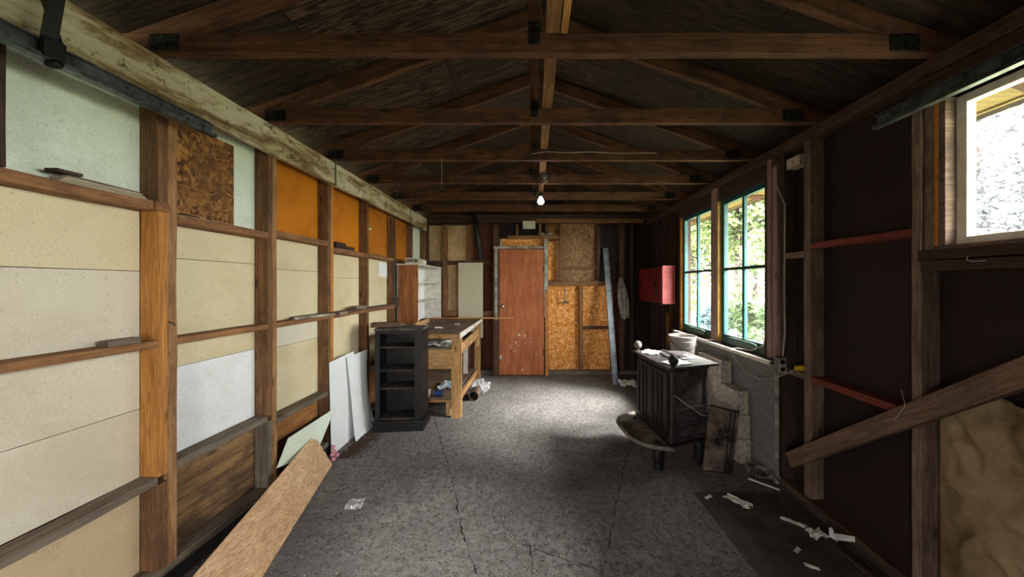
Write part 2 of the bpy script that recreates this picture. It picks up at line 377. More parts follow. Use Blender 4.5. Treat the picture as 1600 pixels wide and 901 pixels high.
def seethrough(name, tint, alpha, rough=.1, haze=(.9, .9, .9, 1), nsc=8, lo=.4, hi=.9):
    n = N(name); tr = n.add('ShaderNodeBsdfTransparent'); tr.inputs[0].default_value = tint
    n.fin(haze, rough, .5); mx = n.add('ShaderNodeMixShader')
    f = n.ramp(n.noise(n.coord(rnd=False), nsc, 6, .7), [(lo, (alpha[0],)*3+(1,)), (hi, (alpha[1],)*3+(1,))])
    n.l(f, mx.inputs[0]); n.l(tr.outputs[0], mx.inputs[1]); n.l(n.p.outputs[0], mx.inputs[2]); n.l(mx.outputs[0], n.out.inputs[0]); return n.m
M['glass'] = seethrough('dusty_window_glass', (.97, .99, .98, 1), (.05, .16), .05)
M['bag'] = seethrough('clear_plastic', (.95, .95, .97, 1), (.12, .75), .15, nsc=30)
n = N('bulb_glass'); n.fin((1, 1, .98, 1), .3); n.p.inputs['Emission Color'].default_value = (1, .95, .86, 1); n.p.inputs['Emission Strength'].default_value = 22.0; M['bulb'] = n.m
# outdoors
M['lawn'] = flat('lawn', (120, 122, 92), .95, sc=3, c2=(92, 98, 72))
M['leaf'] = flat('leaf_green', (80, 104, 56), .7, sc=1.2, c2=(46, 68, 38))
M['leaf2'] = flat('leaf_yellow_green', (116, 132, 70), .7, sc=1.2, c2=(74, 94, 48))
M['leaf3'] = flat('leaf_grey_green', (104, 106, 112), .7, sc=1.2, c2=(66, 70, 78))
M['trunk'] = flat('tree_bark', (84, 70, 66), .95, sc=5, c2=(54, 44, 42), bump=.5)
M['hosta'] = flat('blue_green_leaf', (84, 112, 120), .7, sc=4, c2=(50, 76, 80))
M['vinyl'] = flat('outside_wood', (150, 130, 96), .8)

# ------------------------------------------------------------ setting
LF, LP, RF, RP = -1.715, -1.80, 1.785, 1.875      # stud faces and panel planes
Y0, YR, YRP = -.85, 5.06, 5.15                    # front, rear stud face, rear sheathing
ground = B().box(-12, 60, -25, 70, -.12, -.06).build('lawn', M['lawn'], kind='structure')
floor = thing('floor', (0, 2, 0), kind='structure')
B().box(-1.95, 2.0, Y0-.1, 5.3, -.055, 0).build('slab', M['floor'], floor)
def crack(pts, wd):
    b = B(); P = []
    for (x0, y0), (x1, y1) in zip(pts[:-1], pts[1:]):
        m = max(2, int(math.hypot(x1-x0, y1-y0)/.03))
        for i in range(m): P.append((x0+(x1-x0)*i/m+random.uniform(-.006, .006), y0+(y1-y0)*i/m+random.uniform(-.006, .006), wd*random.choice((.12, .3, .5, .8))*random.uniform(.4, 1.1)))
    d = Vector((pts[-1][0]-pts[0][0], pts[-1][1]-pts[0][1])).normalized(); nx, ny = -d.y, d.x
    top = [b.bm.verts.new((x+nx*q/2, y+ny*q/2, .0012)) for x, y, q in P]; bot = [b.bm.verts.new((x-nx*q/2, y-ny*q/2, .0012)) for x, y, q in P]
    for i in range(len(P)-1): b.bm.faces.new((bot[i], bot[i+1], top[i+1], top[i]))
    b.build('crack', M['dirt'], floor)
def gp(px, py): Y = K*ZC/(py-VY); return (PX(px, Y), Y)
crack([gp(676, 640), gp(692, 700), gp(706, 745), gp(722, 830), gp(748, 905)], .014)
crack([gp(985, 690), gp(968, 760), gp(940, 905)], .012)
crack([gp(745, 835), gp(815, 850), gp(870, 870), gp(940, 890)], .008)
crack([gp(828, 850), gp(833, 905)], .012)

# left wall
wl = thing('wall_left', (LP, 2, 0), kind='structure')
B().box(-1.87, -1.825, Y0, 5.3, 0, 2.44).build('outer_skin', M['plank_dark'], wl)
def lstud(y0, wdt, z0=.12, z1=2.44, mat='stud_left', xf=LF):
    lum('stud', ((xf+LP)/2, y0+wdt/2, z0), ((xf+LP)/2, y0+wdt/2, z1), abs(LP-xf), wdt, M[mat], wl, side=(1,0,0))
lstud(1.46, .038, .55, 1.80, 'stud_orange'); lstud(1.46, .038, 1.802, 2.44, 'stud_left'); lstud(1.46, .038, .12, .515, 'stud_left'); lstud(1.4985, .038, mat='stud_tan')
lstud(2.06, .036, .583); lstud(2.06, .036, .12, .548, 'rail_grey'); lstud(2.0965, .036, mat='stud_tan')
lstud(2.66, .036); lstud(2.697, .036, mat='stud_orange')
for y in (3.28, 3.90, 4.48, 5.02): lstud(y, .038)
lstud(.42, .038); lstud(-.2, .038)
lstud(1.0, .04, 1.81, 2.44, 'stud_dark')
def lrail(y0, y1, ztop, th=.04, mat='rail_left', xf=LF):
    lum('rail', ((xf+LP)/2, y0, ztop-th/2), ((xf+LP)/2, y1, ztop-th/2), abs(LP-xf), th, M[mat], wl, side=(1,0,0), wob=.003)
bays = [(.46, 1.459), (1.537, 2.059), (2.133, 2.659), (2.734, 3.279), (3.319, 3.899), (3.939, 4.479), (4.519, 5.019)]
for (a, b_), z in zip(bays, (1.806, 1.766, 1.79, 1.745, 1.752, 1.75, 1.75)): lrail(a, b_, z, .042)
lum('rail', (LF+.006, 1.44, 1.785), (LF+.006, 1.497, 1.785), .012, .042, M['rail_left'], wl, side=(1,0,0))
for i, (a, b_) in enumerate(bays): lrail(a, b_, 1.174, .032)
for (a, b_), z in zip(bays, (.55, .583, .542, .59, .56, .56, .56)): lrail(a, b_, z, .036, 'rail_grey')
for z, s in ((.14, .04), (2.39, .0)): pass
lum('bottom_plate', ((LF+LP)/2, Y0, .10), ((LF+LP)/2, 5.05, .10), .085, .04, M['rail_grey'], wl, side=(1,0,0))
B().box(-1.825, LF-.012, Y0, 5.05, 0, .08).build('curb', M['dirt'], wl)
lum('top_plate', ((LF+LP)/2, Y0, 2.405), ((LF+LP)/2, 5.05, 2.405), .085, .07, M['plate'], wl, side=(1,0,0)).location.z -= 0
def lpan(y0, y1, z0, z1, mat, x=LP, th=.012, label=None):
    B().box(x-th, x, y0, y1, z0+.0015, z1-.0015, .0008).build('wall_panel', M[mat], wl, label=label)
P_ = lpan
P_(.46, 1.459, 1.81, 2.37, 'mint'); P_(.46, 1.459, 1.49, 1.764, 'cream'); P_(.46, 1.459, 1.174, 1.49, 'pale'); P_(.46, 1.459, .863, 1.142, 'pale'); P_(.46, 1.459, .55, .863, 'pale'); P_(.46, 1.459, .12, .514, 'tan')
P_(-.84, .418, .12, 2.37, 'pale')
P_(1.537, 2.059, 1.768, 2.37, 'mint'); P_(1.537, 1.904, 1.768, 2.253, 'osb_dark', -1.788, .011, 'brown flake board')
P_(1.537, 2.059, 1.56, 1.724, 'cream'); P_(1.537, 2.059, 1.174, 1.56, 'cream'); P_(1.537, 2.059, 1.015, 1.142, 'cream'); P_(1.537, 2.059, .583, 1.015, 'white')
P_(2.133, 2.659, 1.79, 2.37, 'orange_fib'); P_(2.133, 2.659, 1.534, 1.748, 'cream'); P_(2.133, 2.659, 1.174, 1.534, 'cream'); P_(2.133, 2.659, .99, 1.142, 'pale'); P_(2.133, 2.659, .542, .99, 'cream')
P_(2.734, 3.279, 1.745, 2.37, 'orange_fib'); P_(2.734, 3.279, 1.49, 1.703, 'cream'); P_(2.734, 3.279, 1.174, 1.49, 'cream'); P_(2.734, 3.279, .59, 1.142, 'cream')
P_(3.319, 3.899, 1.752, 2.37, 'orange_dark'); P_(3.319, 3.899, 1.174, 1.71, 'cream'); P_(3.70, 3.899, 1.52, 1.69, 'white', LP+.004, .004, 'white patch'); P_(3.319, 3.899, .56, 1.142, 'cream')
P_(3.939, 4.479, 1.75, 2.37, 'orange_dark'); P_(3.939, 4.479, .12, 1.71, 'cream')
P_(4.519, 4.62, 1.75, 2.37, 'ply_rear'); P_(4.62, 5.019, 1.75, 2.37, 'mint'); P_(4.519, 5.019, .12, 1.71, 'pale')
def lplank(y0, y1, z0, z1, mat):
    lum('lower_plank', (LP-.01, y0, (z0+z1)/2), (LP-.01, y1, (z0+z1)/2), .02, z1-z0, M[mat], wl, side=(1,0,0))
lplank(1.537, 2.059, .34, .545, 'plank_dark'); lplank(1.537, 2.059, .12, .338, 'plank_dark')
lplank(2.133, 2.659, .33, .505, 'plank_orange'); lplank(2.133, 2.659, .12, .328, 'plank_dark')
for a, b_ in ((2.734, 3.279), (3.319, 3.899)): lplank(a, b_, .12, .52, 'plank_orange')

# right wall
wr = thing('wall_right', (RP, 2, 0), kind='structure')
# skin with the two window openings
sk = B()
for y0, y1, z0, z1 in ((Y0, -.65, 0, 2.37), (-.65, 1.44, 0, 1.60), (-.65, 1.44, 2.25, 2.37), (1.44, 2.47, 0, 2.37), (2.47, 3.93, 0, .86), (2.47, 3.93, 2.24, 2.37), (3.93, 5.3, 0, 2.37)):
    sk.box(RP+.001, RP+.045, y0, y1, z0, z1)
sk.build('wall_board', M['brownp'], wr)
def rstud(y0, wdt, z0=.04, z1=2.37, mat='stud_right', xf=RF):
    lum('stud', ((xf+RP)/2, y0+wdt/2, z0), ((xf+RP)/2, y0+wdt/2, z1), abs(RP-xf), wdt, M[mat], wr, side=(1,0,0))
rstud(1.477, .038); pass
rstud(2.07, .05); rstud(2.29, .038, .04, 2.37, 'stud_dark'); rstud(-.7, .038)
rstud(2.40, .04, .88, 2.37, 'pinkish', RF-.012); rstud(2.352, .045, .88, 2.30, 'pinkish', RF-.004)
rstud(3.11, .10, .88, 2.37, 'pinkish', RF-.012)
rstud(3.925, .04, .04, 2.37, 'stud_dark')
for y, m_ in ((4.18, 'stud_dark'), (4.40, 'stud_dark'), (4.62, 'stud_dark'), (4.86, 'stud_dark')): rstud(y, .06 if y < 4.5 else .04, .04, 2.37, m_)
rstud(4.24, .07, .04, 1.05, 'rear_stud', RF-.01)
rstud(1.4398, .034, 1.49, 2.37, 'stud_right', RF+.01)
def rrail(y0, y1, ztop, th, mat, xf=RF, xb=RP):
    lum('rail', ((xf+xb)/2, y0, ztop-th/2), ((xf+xb)/2, y1, ztop-th/2), abs(xb-xf), th, M[mat], wr, side=(1,0,0), wob=.002)
rrail(1.516, 2.069, 1.695, .04, 'red_rail'); rrail(1.516, 2.069, .835, .04, 'red_rail')
rrail(2.121, 2.289, 1.65, .04, 'stud_right'); rrail(2.121, 2.289, .84, .04, 'stud_right')
rrail(-.66, 1.476, 1.585, .045, 'stud_dark', RF-.02, RF+.06); rrail(-.66, 1.476, 1.535, .045, 'stud_dark', RF-.004, RP)
lum('header_board', (RF-.001, -.66, 2.305), (RF-.001, 1.53, 2.305), .02, .12, M['stud_dark'], wr, side=(1,0,0))
lum('bottom_plate', ((RF+RP)/2, Y0, .02), ((RF+RP)/2, 5.05, .02), .12, .04, M['plate'], wr, side=(1,0,0))
lum('top_plate', ((RF+RP)/2-.01, Y0, 2.389), ((RF+RP)/2-.01, 5.05, 2.389), .10, .037, M['plate'], wr, side=(1,0,0))
lum('top_plate', ((RF+RP)/2, Y0, 2.4275), ((RF+RP)/2, 5.05, 2.4275), .09, .038, M['plate'], wr, side=(1,0,0))
lum('window_header', ((RF+RP)/2+.005, 2.44, 2.30), ((RF+RP)/2+.005, 3.92, 2.30), .075, .13, M['stud_dark'], wr, side=(1,0,0))
B().box(1.79, 1.86, 2.16, 2.27, 2.24, 2.31).build('scrap_block', M['block'], wr, label='pale grey block')
B().box(1.74, 1.752, 2.31, 3.92, .0, .855, .002).build('cement_panel', M['cement'], wr)
B().box(1.735, 1.756, 2.296, 2.309, .0, .87, .002).build('panel_edge_strip', M['white_trim'], wr)
lum('sill_board', (1.79, 2.30, .862), (1.79, 3.93, .862), .17, .018, M['plate'], wr, side=(1,0,0))
B().box(1.700, 1.72, 2.32, 3.93, .845, .872, .002).build('sill_edge', M['white_paint'], wr, label='white painted sill edge')
for y in (1.16,): pass

# windows
def window(nm, y0, y1, z0, z1, x, sashm, muntv, munth, cols, rows, fr=.045, liftrail=True):
    w_ = thing(nm, (x, (y0+y1)/2, z0), kind='structure')
    b = B(); b.box(x-.02, x+.02, y0, y0+fr, z0, z1, .003); b.box(x-.02, x+.02, y1-fr, y1, z0, z1, .003); b.box(x-.02, x+.02, y0+fr, y1-fr, z1-fr, z1, .003)
    fr_ = b.build('window_frame', M[sashm], w_)
    bt = .085 if liftrail else fr
    B().box(x-.022, x+.02, y0+fr, y1-fr, z0, z0+bt, .003).build('bottom_rail', M['green' if liftrail else sashm], fr_)
    for i in range(1, cols):
        yy = y0+(y1-y0)*i/cols; B().box(x-.014, x+.014, yy-.014, yy+.014, z0+bt, z1-fr, .003).build('muntin', M[muntv], fr_)
    for i in range(1, rows):
        zz = z0+bt+(z1-fr-z0-bt)*i/rows; B().box(x-.016, x+.012, y0+fr, y1-fr, zz-.013, zz+.013, .003).build('muntin', M[munth], fr_)
    B().box(x-.002, x+.002, y0+fr, y1-fr, z0+bt, z1-fr).build('pane', M['glass'], fr_)
    if liftrail:
        yc = (y0+y1)/2; pr = []
        for k in range(24):
            t = 2*math.pi*k/24; pr.append((x-.024, yc+math.copysign(abs(math.cos(t))**.35, math.cos(t))*.21, z0+.045+math.copysign(abs(math.sin(t))**.6, math.sin(t))*.03))
        B().prism(pr, (-.018, 0, 0)).build('lift_bar', M['green'], fr_)
    return w_
w1 = window('window_1', 2.47, 3.098, .872, 2.235, 1.83, 'teal', 'teal', 'green', 2, 2)
w2 = window('window_2', 3.24, 3.90, .872, 2.235, 1.83, 'teal', 'teal', 'green', 2, 2)
B().box(1.778, 1.87, 3.1005, 3.1095, .875, 2.235, .002).build('jamb', M['yellow_paint'], w1, label='yellow jamb')
B().box(1.786, 1.87, 3.902, 3.924, .875, 2.235, .002).build('jamb', M['orange_jamb'], w2, label='orange wood jamb')
B().box(1.775, 1.87, 2.442, 2.468, .875, 2.235, .002).build('jamb', M['stud_dark'], w1)
w3 = window('window_3', -.62, 1.40, 1.60, 2.245, 1.865, 'white_paint', 'white_paint', 'white_paint', 1, 1, .035, False)
B().box(1.80, 1.875, 1.402, 1.437, 1.60, 2.25, .002).build('jamb', M['stud_right'], w3)
B().box(1.795, 1.83, 1.425, 1.4385, 1.60, 2.25, .002).build('stop', M['orange_jamb'], w3, label='orange wooden stop')
B().box(1.80, 1.845, -.62, 1.40, 1.588, 1.602, .001).build('window_sill', M['stud_right'], w3)

# rear wall
wb = thing('wall_back', (0, YRP, 0), kind='structure')
B().box(-1.9, 2.0, YRP+.014, YRP+.05, 0, 3.2).build('outer_skin', M['rear_dark'], wb)
def bpan(x0, y0, x1, y1, mat, name='wall_panel', d=YRP, th=.012):
    B().box(PX(x0, d), PX(x1, d), d, d+th, PZ(y1, d), PZ(y0, d), .0008).build(name, M[mat], wb)
def bst(x0, y0, x1, y1, mat='rear_stud', d=YR, dep=.085, name='stud'):
    xa, xb, za, zb = PX(x0, d), PX(x1, d), PZ(y1, d), PZ(y0, d)
    if zb-za > xb-xa: lum(name, ((xa+xb)/2, d+dep/2, za), ((xa+xb)/2, d+dep/2, zb), xb-xa, dep, M[mat], wb, side=(1,0,0))
    else: lum('rail' if name == 'stud' else name, (xa, d+dep/2, (za+zb)/2), (xb, d+dep/2, (za+zb)/2), dep, zb-za, M[mat], wb, side=(0,1,0))
bpan(655, 352, 735, 494, 'ply_rear'); bpan(735, 340, 779, 583, 'brownp2'); bpan(655, 494, 735, 583, 'plank_dark')
bpan(850, 300, 880, 350, 'brownp'); bpan(779, 345, 852, 369, 'brownp'); bpan(781, 373, 852, 384, 'osb', d=YR+.03)
bpan(852, 350, 880, 440, 'osb_dark'); bpan(855, 377, 870, 437, 'osb', d=YRP-.02); bpan(880, 350, 936, 440, 'osb_brown'); bpan(936, 350, 976, 440, 'brownp'); bpan(976, 345, 1020, 583, 'brownp')
bpan(855, 446, 908, 580, 'osb'); bpan(908, 446, 957, 512, 'osb'); bpan(908, 512, 957, 580, 'osb'); bpan(957, 440, 976, 583, 'brownp2')
bst(659, 345, 668, 583, 'rear_dark'); bst(691.5, 350, 698, 493); bst(731.5, 350, 738, 406); bst(770.5, 350, 779, 583, 'rear_dark')
bst(668, 407, 770, 413, 'rear_dark', dep=.08); bst(698, 486, 770, 494)
bst(852, 350, 855.5, 440, 'rear_dark'); bst(868, 375, 873.5, 438, d=YR+.004); bst(874, 350, 881, 438); bst(858, 439, 948, 446)
bst(881.5, 415.5, 932, 419.5, dep=.07); bst(932.5, 350, 938, 438, 'rear_dark'); bst(905, 447, 911, 578); bst(911.5, 510, 955, 514, 'rear_dark', dep=.07)
bst(955.5, 447, 959, 580, 'rear_dark'); bst(968, 350, 976, 580, 'rear_dark'); bst(985, 350, 990, 580, 'stud_dark')
bst(853, 579, 1010, 586, 'rail_grey', name='bottom_plate'); bst(660, 579, 770, 586, 'rail_grey', name='bottom_plate')
bst(838, 341.5, 1005, 348, name='top_plate'); bst(659, 341.5, 838, 348, 'stud_dark', name='top_plate'); bst(659, 335, 1005, 341, 'stud_dark', name='top_plate')
bst(793, 367.5, 873.5, 373, d=YR-.004, dep=.06); bst(806, 350, 810, 367, dep=.06); bst(842, 350, 846, 367, dep=.06)
bst(781, 373, 785, 384, 'strip', dep=.03)
bst(846, 366, 857, 368, 'rail_grey', dep=.05)
# gable framing above
for x in (-1.2, -.6, 0, .6, 1.2):
    lum('stud', (x, YR+.05, 2.56), (x, YR+.05, 3.14-.353*abs(x)), .04, .07, M['stud_dark'], wb, side=(1,0,0))

# door
dr = thing('door_1', (PX(814, 5.0), 5.0, 0), kind='structure')
D = 4.985
dx0, dx1 = PX(780.5, D), PX(850, D); dz0, dz1 = .018, PZ(389.5, D)
slab = B().box(dx0, dx1, D, D+.035, dz0, dz1, .002).build('door_slab', M['door'], dr)
B().box(dx1+.004, PX(856.5, D), D-.01, D+.07, PZ(453, D), PZ(373, D), .002).build('door_casing', M['white_trim'], dr)
B().box(dx1+.004, PX(851.7, D), D-.008, D+.07, PZ(495, D), PZ(453.5, D), .001).build('door_casing', M['white_trim'], dr)
B().box(PX(852, D), PX(857, D), D, D+.07, 0.0, PZ(454, D), .002).build('door_jamb', M['orange_jamb'], dr)
B().box(PX(771, D), dx0-.004, D-.01, D+.07, 0.0, PZ(385, D), .002).build('door_jamb', M['rear_dark'], dr)
B().box(PX(773, D), PX(777.5, D), D-.014, D-.0105, PZ(500, D), PZ(385, D), .001).build('door_casing', M['white_trim'], dr)
B().box(PX(771, D), PX(850, D), D-.012, D+.07, PZ(388.6, D), PZ(384.6, D), .001).build('door_casing', M['white_trim'], dr)
kx, kz = PX(786, D), PZ(478, D)
B().lathe([(.03, 0), (.032, .006), (.014, .012), (.012, .03), (.026, .042), (.028, .055), (.018, .064), (0, .066)], (kx, D, kz), 20, (0,-1,0)).build('door_knob', M['chrome'], slab, smooth=True)
B().box(dx0+.002, dx0+.03, D-.012, D-.0005, PZ(561, D), PZ(555, D), .002).build('latch', M['chrome'], slab)
for zz in (PZ(550, D), PZ(420, D)): B().box(dx1-.012, dx1+.003, D-.004, D-.0005, zz-.045, zz+.045, .001).build('hinge', M['black_metal'], slab)
pb = B()
for q in range(46):
    t = random.random(); cx = PX(812+12*math.sin(t*6)+random.uniform(-5, 6), D); cz = PZ(522+26*t+random.uniform(-5, 5), D); r = random.uniform(.002, .007)
    pb.lathe([(r, 0), (r*.6, .0012)], (cx, D-.0001, cz), 7, (0,-1,0))
for (a, b_, c_) in ((811, 523, .018), (806, 534, .01), (838, 553, .008), (816, 577.5, .012)):
    pb.lathe([(c_, 0), (c_*.6, .0015)], (PX(a, D), D-.0001, PZ(b_, D)), 9, (0,-1,0))
pb.build('paint_splatter', M['white_paint'], slab)
# front wall; its gap is an unseen opening added to let fill light in
wf = thing('wall_front', (0, Y0, 0), kind='structure')
fb = B(); fb.box(-1.9, -.86, Y0-.1, Y0, 0, 1.6); fb.box(-1.9, -.5, Y0-.1, Y0, 1.6, 3.2); fb.box(1.35, 2.0, Y0-.1, Y0, 0, 3.2); fb.box(-.5, 1.35, Y0-.1, Y0, 0, 3.2); fb.build('wall_board', M['rear_dark'], wf)

# roof deck
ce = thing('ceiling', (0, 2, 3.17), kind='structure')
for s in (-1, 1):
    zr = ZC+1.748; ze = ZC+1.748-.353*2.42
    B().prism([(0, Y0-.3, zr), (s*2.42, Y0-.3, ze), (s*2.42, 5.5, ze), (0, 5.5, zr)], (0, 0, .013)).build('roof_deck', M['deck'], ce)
B().box(1.93, 2.33, Y0-.3, 5.5, 2.335, 2.343).build('soffit', M['soffit'], ce, label='yellowish soffit board')
B().box(2.335, 2.355, Y0-.3, 5.5, 2.325, 2.35).build('fascia', M['soffit'], ce)

# ------------------------------------------------------------ roof trusses
def nail_plate(b, x, y, z, w_, h):
    b.box(x-w_/2, x+w_/2, y-.0016, y, z-h/2, z+h/2)
    nx, nz = int(w_/.012), int(h/.018)
    for i in range(nx):
        for j in range(nz): b.box(x-w_/2+(i+.3)*w_/nx, x-w_/2+(i+.7)*w_/nx, y-.0028, y-.0016, z-h/2+(j+.25)*h/nz, z-h/2+(j+.75)*h/nz)
def make_truss(y):
    t = thing('roof_truss', (0, y, 2.449))
    zb = 2.449+.0445; yc = y+.019
    lum('bottom_chord', (-1.83, yc, zb), (1.87, yc, zb), .038, .089, M['truss'], t, side=(0,1,0), wob=.002)
    for s in (-1, 1):
        a = Vector((s*2.30, yc, ZC+1.695-.353*2.30)); b_ = Vector((s*.002, yc, ZC+1.695))
        lum('top_chord', a, b_, .038, .089, M['truss'], t, side=(0,1,0))
    lum('king_post', (0, yc, 2.54), (0, yc, 3.07), .038, .06, M['truss'], t, side=(0,1,0))
    for s in (-1, 1): b = B(); nail_plate(b, s*1.63, y-.0022, 2.495, .13, .075); b.build('nail_plate', M['plate_steel'], t)
    b = B(); nail_plate(b, 0, y-.0022, 2.535, .05, .10); b.build('nail_plate', M['plate_steel'], t)
    return t
t0 = make_truss(1.41)
tl = ['roof truss nearest the viewer, across the top of the picture', 'second roof truss from the viewer, its nail plate above the long white beam',
      'third roof truss from the viewer, with a wire stapled along its right half', 'fourth roof truss from the viewer, holding the junction box of the bulb',
      'fifth roof truss from the viewer, seen just above the hanging bulb', 'farthest roof truss, last one before the back wall']
for k in range(6):
    if k == 0: t = t0
    else:
        t = t0.copy(); COL.objects.link(t); t.location.y = 1.41+.607*k
        for c in t0.children: c2 = c.copy(); COL.objects.link(c2); c2.parent = t
    props(t, tl[k], 'roof truss', 'roof trusses')
lum('thin_stick', (.132, .85, 2.549), (.132, 1.47, 2.549), .03, .02, M['stick'], label='thin pale stick lying beside the long board above the nearest truss', cat='stick', side=(1,0,0), wob=0)
lum('truss_tie_board', (.08, .85, 2.5575), (.08, 4.7, 2.5575), .06, .038, M['rear_stud'], label='long brown board running lengthwise on top of the roof trusses', cat='board', side=(1,0,0))

# long painted beam
lum('painted_beam', (-1.693, Y0, 2.355), (-1.693, 4.97, 2.355), .038, .185, M['peel'], label='long white-painted beam with peeling paint above the left wall studs', cat='beam', side=(1,0,0), wob=.004)
# garage door tracks
def track(name, x, s, y1, label):
    t = thing(name, (x, 0, 2.19), label, 'door track', 'garage door tracks')
    b = B()
    b.box(x-.001, x+.001, Y0+.02, y1, 2.165, 2.225)                  # web
    b.box(min(x, x-s*.03), max(x, x-s*.03), Y0+.02, y1, 2.163, 2.166)
    b.box(min(x, x-s*.02), max(x, x-s*.02), Y0+.02, y1, 2.224, 2.227)
    b.box(min(x-s*.03, x-s*.028), max(x-s*.03, x-s*.028), Y0+.02, y1, 2.163, 2.178)
    b.build('rail', M['galv'], t)
    b = B(); b.box(x+.0012 if s > 0 else x-.0292, x+.0292 if s > 0 else x-.0012, y1-.14, y1-.02, 2.175, 2.178); b.box(x+s*.0012-.001, x+s*.0012+.001, y1-.14, y1-.02, 2.175, 2.215)
    for yy in (y1-.04, y1-.11): b.lathe([(.006, 0), (.006, .006), (.003, .008)], (x-s*.001, yy, 2.20), 10, (-s,0,0))
    b.build('end_bracket', M['galv'], t)
    return t
tk = track('door_track', -1.615, -1, 1.60, 'galvanised garage door track fixed along the long white beam')
B().box(-1.672, -1.63, .9, 1.50, 2.185, 2.21, .002).build('angle_iron', M['galv'], tk)
tk2 = track('door_track', 1.63, 1, 1.52, 'dark metal garage door track ending beside the large bright window')
b = B(); b.bar((1.634, .9, 2.215), (1.775, .9, 2.30), .03, .003); b.build('hanger_strap', M['galv'], tk2)
br_ = thing('hanging_bracket', (-1.52, 1.04, 2.2), 'black steel roller bracket hanging from the near end of the left door track', 'bracket')
b = B(); b.bar((-1.585, 1.045, 2.23), (-1.54, 1.04, 2.44), .035, .005); b.bar((-1.585, 1.07, 2.23), (-1.60, 1.0, 2.50), .022, .005); b.box(-1.594, -1.578, 1.03, 1.08, 2.17, 2.235, .003); b.bar((-1.51, 1.06, 2.43), (-1.60, 1.0, 2.50), .03, .006); b.build('steel_strap', M['black_metal'], br_)
B().lathe([(.010, -.02), (.014, -.01), (.014, .01), (.010, .02)], (-1.585, 1.055, 2.155), 16, (1,0,0)).build('roller', M['black_metal'], br_, smooth=True)

# ------------------------------------------------------------ bulb and ceiling box
t = thing('hanging_bulb', (.07, 3.18, 2.3), 'bare white light bulb hanging on a thin cord below the roof trusses', 'light bulb')
bx, by = PX(845, 3.18), 3.18; bz = PZ(314.6, 3.18)
B().lathe([(.0, -.032), (.018, -.027), (.03, -.01), (.031, .004), (.024, .022), (.015, .036), (.013, .046)], (bx, by, bz), 20).build('bulb', M['bulb'], t, smooth=True)
B().lathe([(.014, .044), (.02, .05), (.021, .075), (.012, .085), (.004, .09)], (bx, by, bz), 16).build('socket', M['black'], t, smooth=True)
B().tube([(bx, by, bz+.088), (bx+.002, by, bz+.13), (bx+.02, by, bz+.17), (bx+.05, by-.0, bz+.20), (bx+.035, by+.04, bz+.235)], .0025, 6).build('cord', M['cable'], t)
t = thing('junction_box', (.10, 3.2, 2.45), 'small metal junction box on the fourth roof truss above the bulb', 'electrical box')
B().box(.065, .135, 3.19, 3.2305, 2.46, 2.53, .003).build('box_body', M['galv'], t)
B().lathe([(.022, 0), (.022, .012), (.012, .016)], (.10, 3.19, 2.495), 16, (0,-1,0)).build('knockout_cover', M['white_trim'], t)
B().tube([(.09, 3.21, 2.53), (.08, 3.2, 2.55), (.07, 3.0, 2.545), (.075, 2.68, 2.54)], .004, 6).build('conduit', M['cable'], t)
B().tube([(-.02, 2.615, 2.495), (.1, 2.618, 2.515), (.25, 2.618, 2.505), (.45, 2.618, 2.512), (.7, 2.618, 2.50), (1.0, 2.618, 2.505)], .0035, 6).build('wire', M['cable'], label='thin grey wire stapled along the right half of the third roof truss', cat='wire')
B().tube([(PX(690, 2.61), 2.61, 2.45), (PX(690.5, 2.61), 2.61, 2.36), (PX(690, 2.61), 2.612, 2.25)], .0018, 5).build('string', M['strip'], label='short string dangling below the third roof truss, left of centre', cat='string')
t = thing('porch_light', (-.09, 4.95, 2.3), 'white ribbed square wall light above the orange-brown door', 'lamp')
lx0, lx1, lz0, lz1 = PX(817, 4.98), PX(836.5, 4.98), PZ(357.5, 4.98), PZ(345.5, 4.98)
B().box(lx0+.01, lx1-.01, 5.0, 5.058, lz0+.005, lz1+.01, .003).build('base', M['black_metal'], t)
b = B(); b.box(lx0, lx1, 4.94, 4.999, lz0, lz1, .008)
for i in range(9): xx = lx0+(i+.7)*(lx1-lx0)/9.4; b.box(xx-.004, xx+.004, 4.934, 4.941, lz0+.01, lz1-.01, .002)
b.build('lamp_shade', M['white_plastic'], t)

# ------------------------------------------------------------ things on the left wall
t = thing('strip_bundle', (-1.76, 1.3, 1.806), 'stack of thin pale wooden strips lying on the top rail of the left wall', 'wood strips')
for k in range(5): lum('strip', (-1.755+.003*k, 1.165+.004*k, 1.8085+.006*k), (-1.752-.002*k, 1.43-.005*k, 1.8085+.006*k), .05, .0052, M['strip'] if k < 4 else M['rail_grey'], t, side=(1,0,0), wob=0)
lum('dark_block', (-1.745, 1.155, 1.8445), (-1.745, 1.22, 1.8445), .05, .012, M['stud_dark'], label='short dark stick end on top of the stack of pale strips', cat='stick', side=(1,0,0), wob=0)
lum('wood_block', (-1.75, 1.30, 1.1875), (-1.74, 1.40, 1.1875), .045, .026, M['rail_grey'], label='small grey wood block on the middle rail nearest the viewer', cat='wood block', side=(1,0,0), wob=0)
t = thing('thin_strips', (-1.755, 1.7, 1.766), 'two thin grey strips on the rail under the brown flake board', 'wood strips')
lum('strip', (-1.755, 1.56, 1.7695), (-1.75, 1.84, 1.7695), .035, .006, M['strip'], t, side=(1,0,0), wob=0)
lum('strip', (-1.745, 1.57, 1.7755), (-1.748, 1.66, 1.7755), .03, .006, M['stud_dark'], t, side=(1,0,0), wob=0)
B().prism([(-1.795, 2.36, 1.1745), (-1.72, 2.30, 1.1745), (-1.63, 2.80, 1.1745), (-1.712, 2.659, 1.1745), (-1.795, 2.655, 1.1745)], (0, 0, .018)).build('shelf_board', M['white_trim'], label='white-topped board lying on the middle rail in front of the third stud', cat='board')
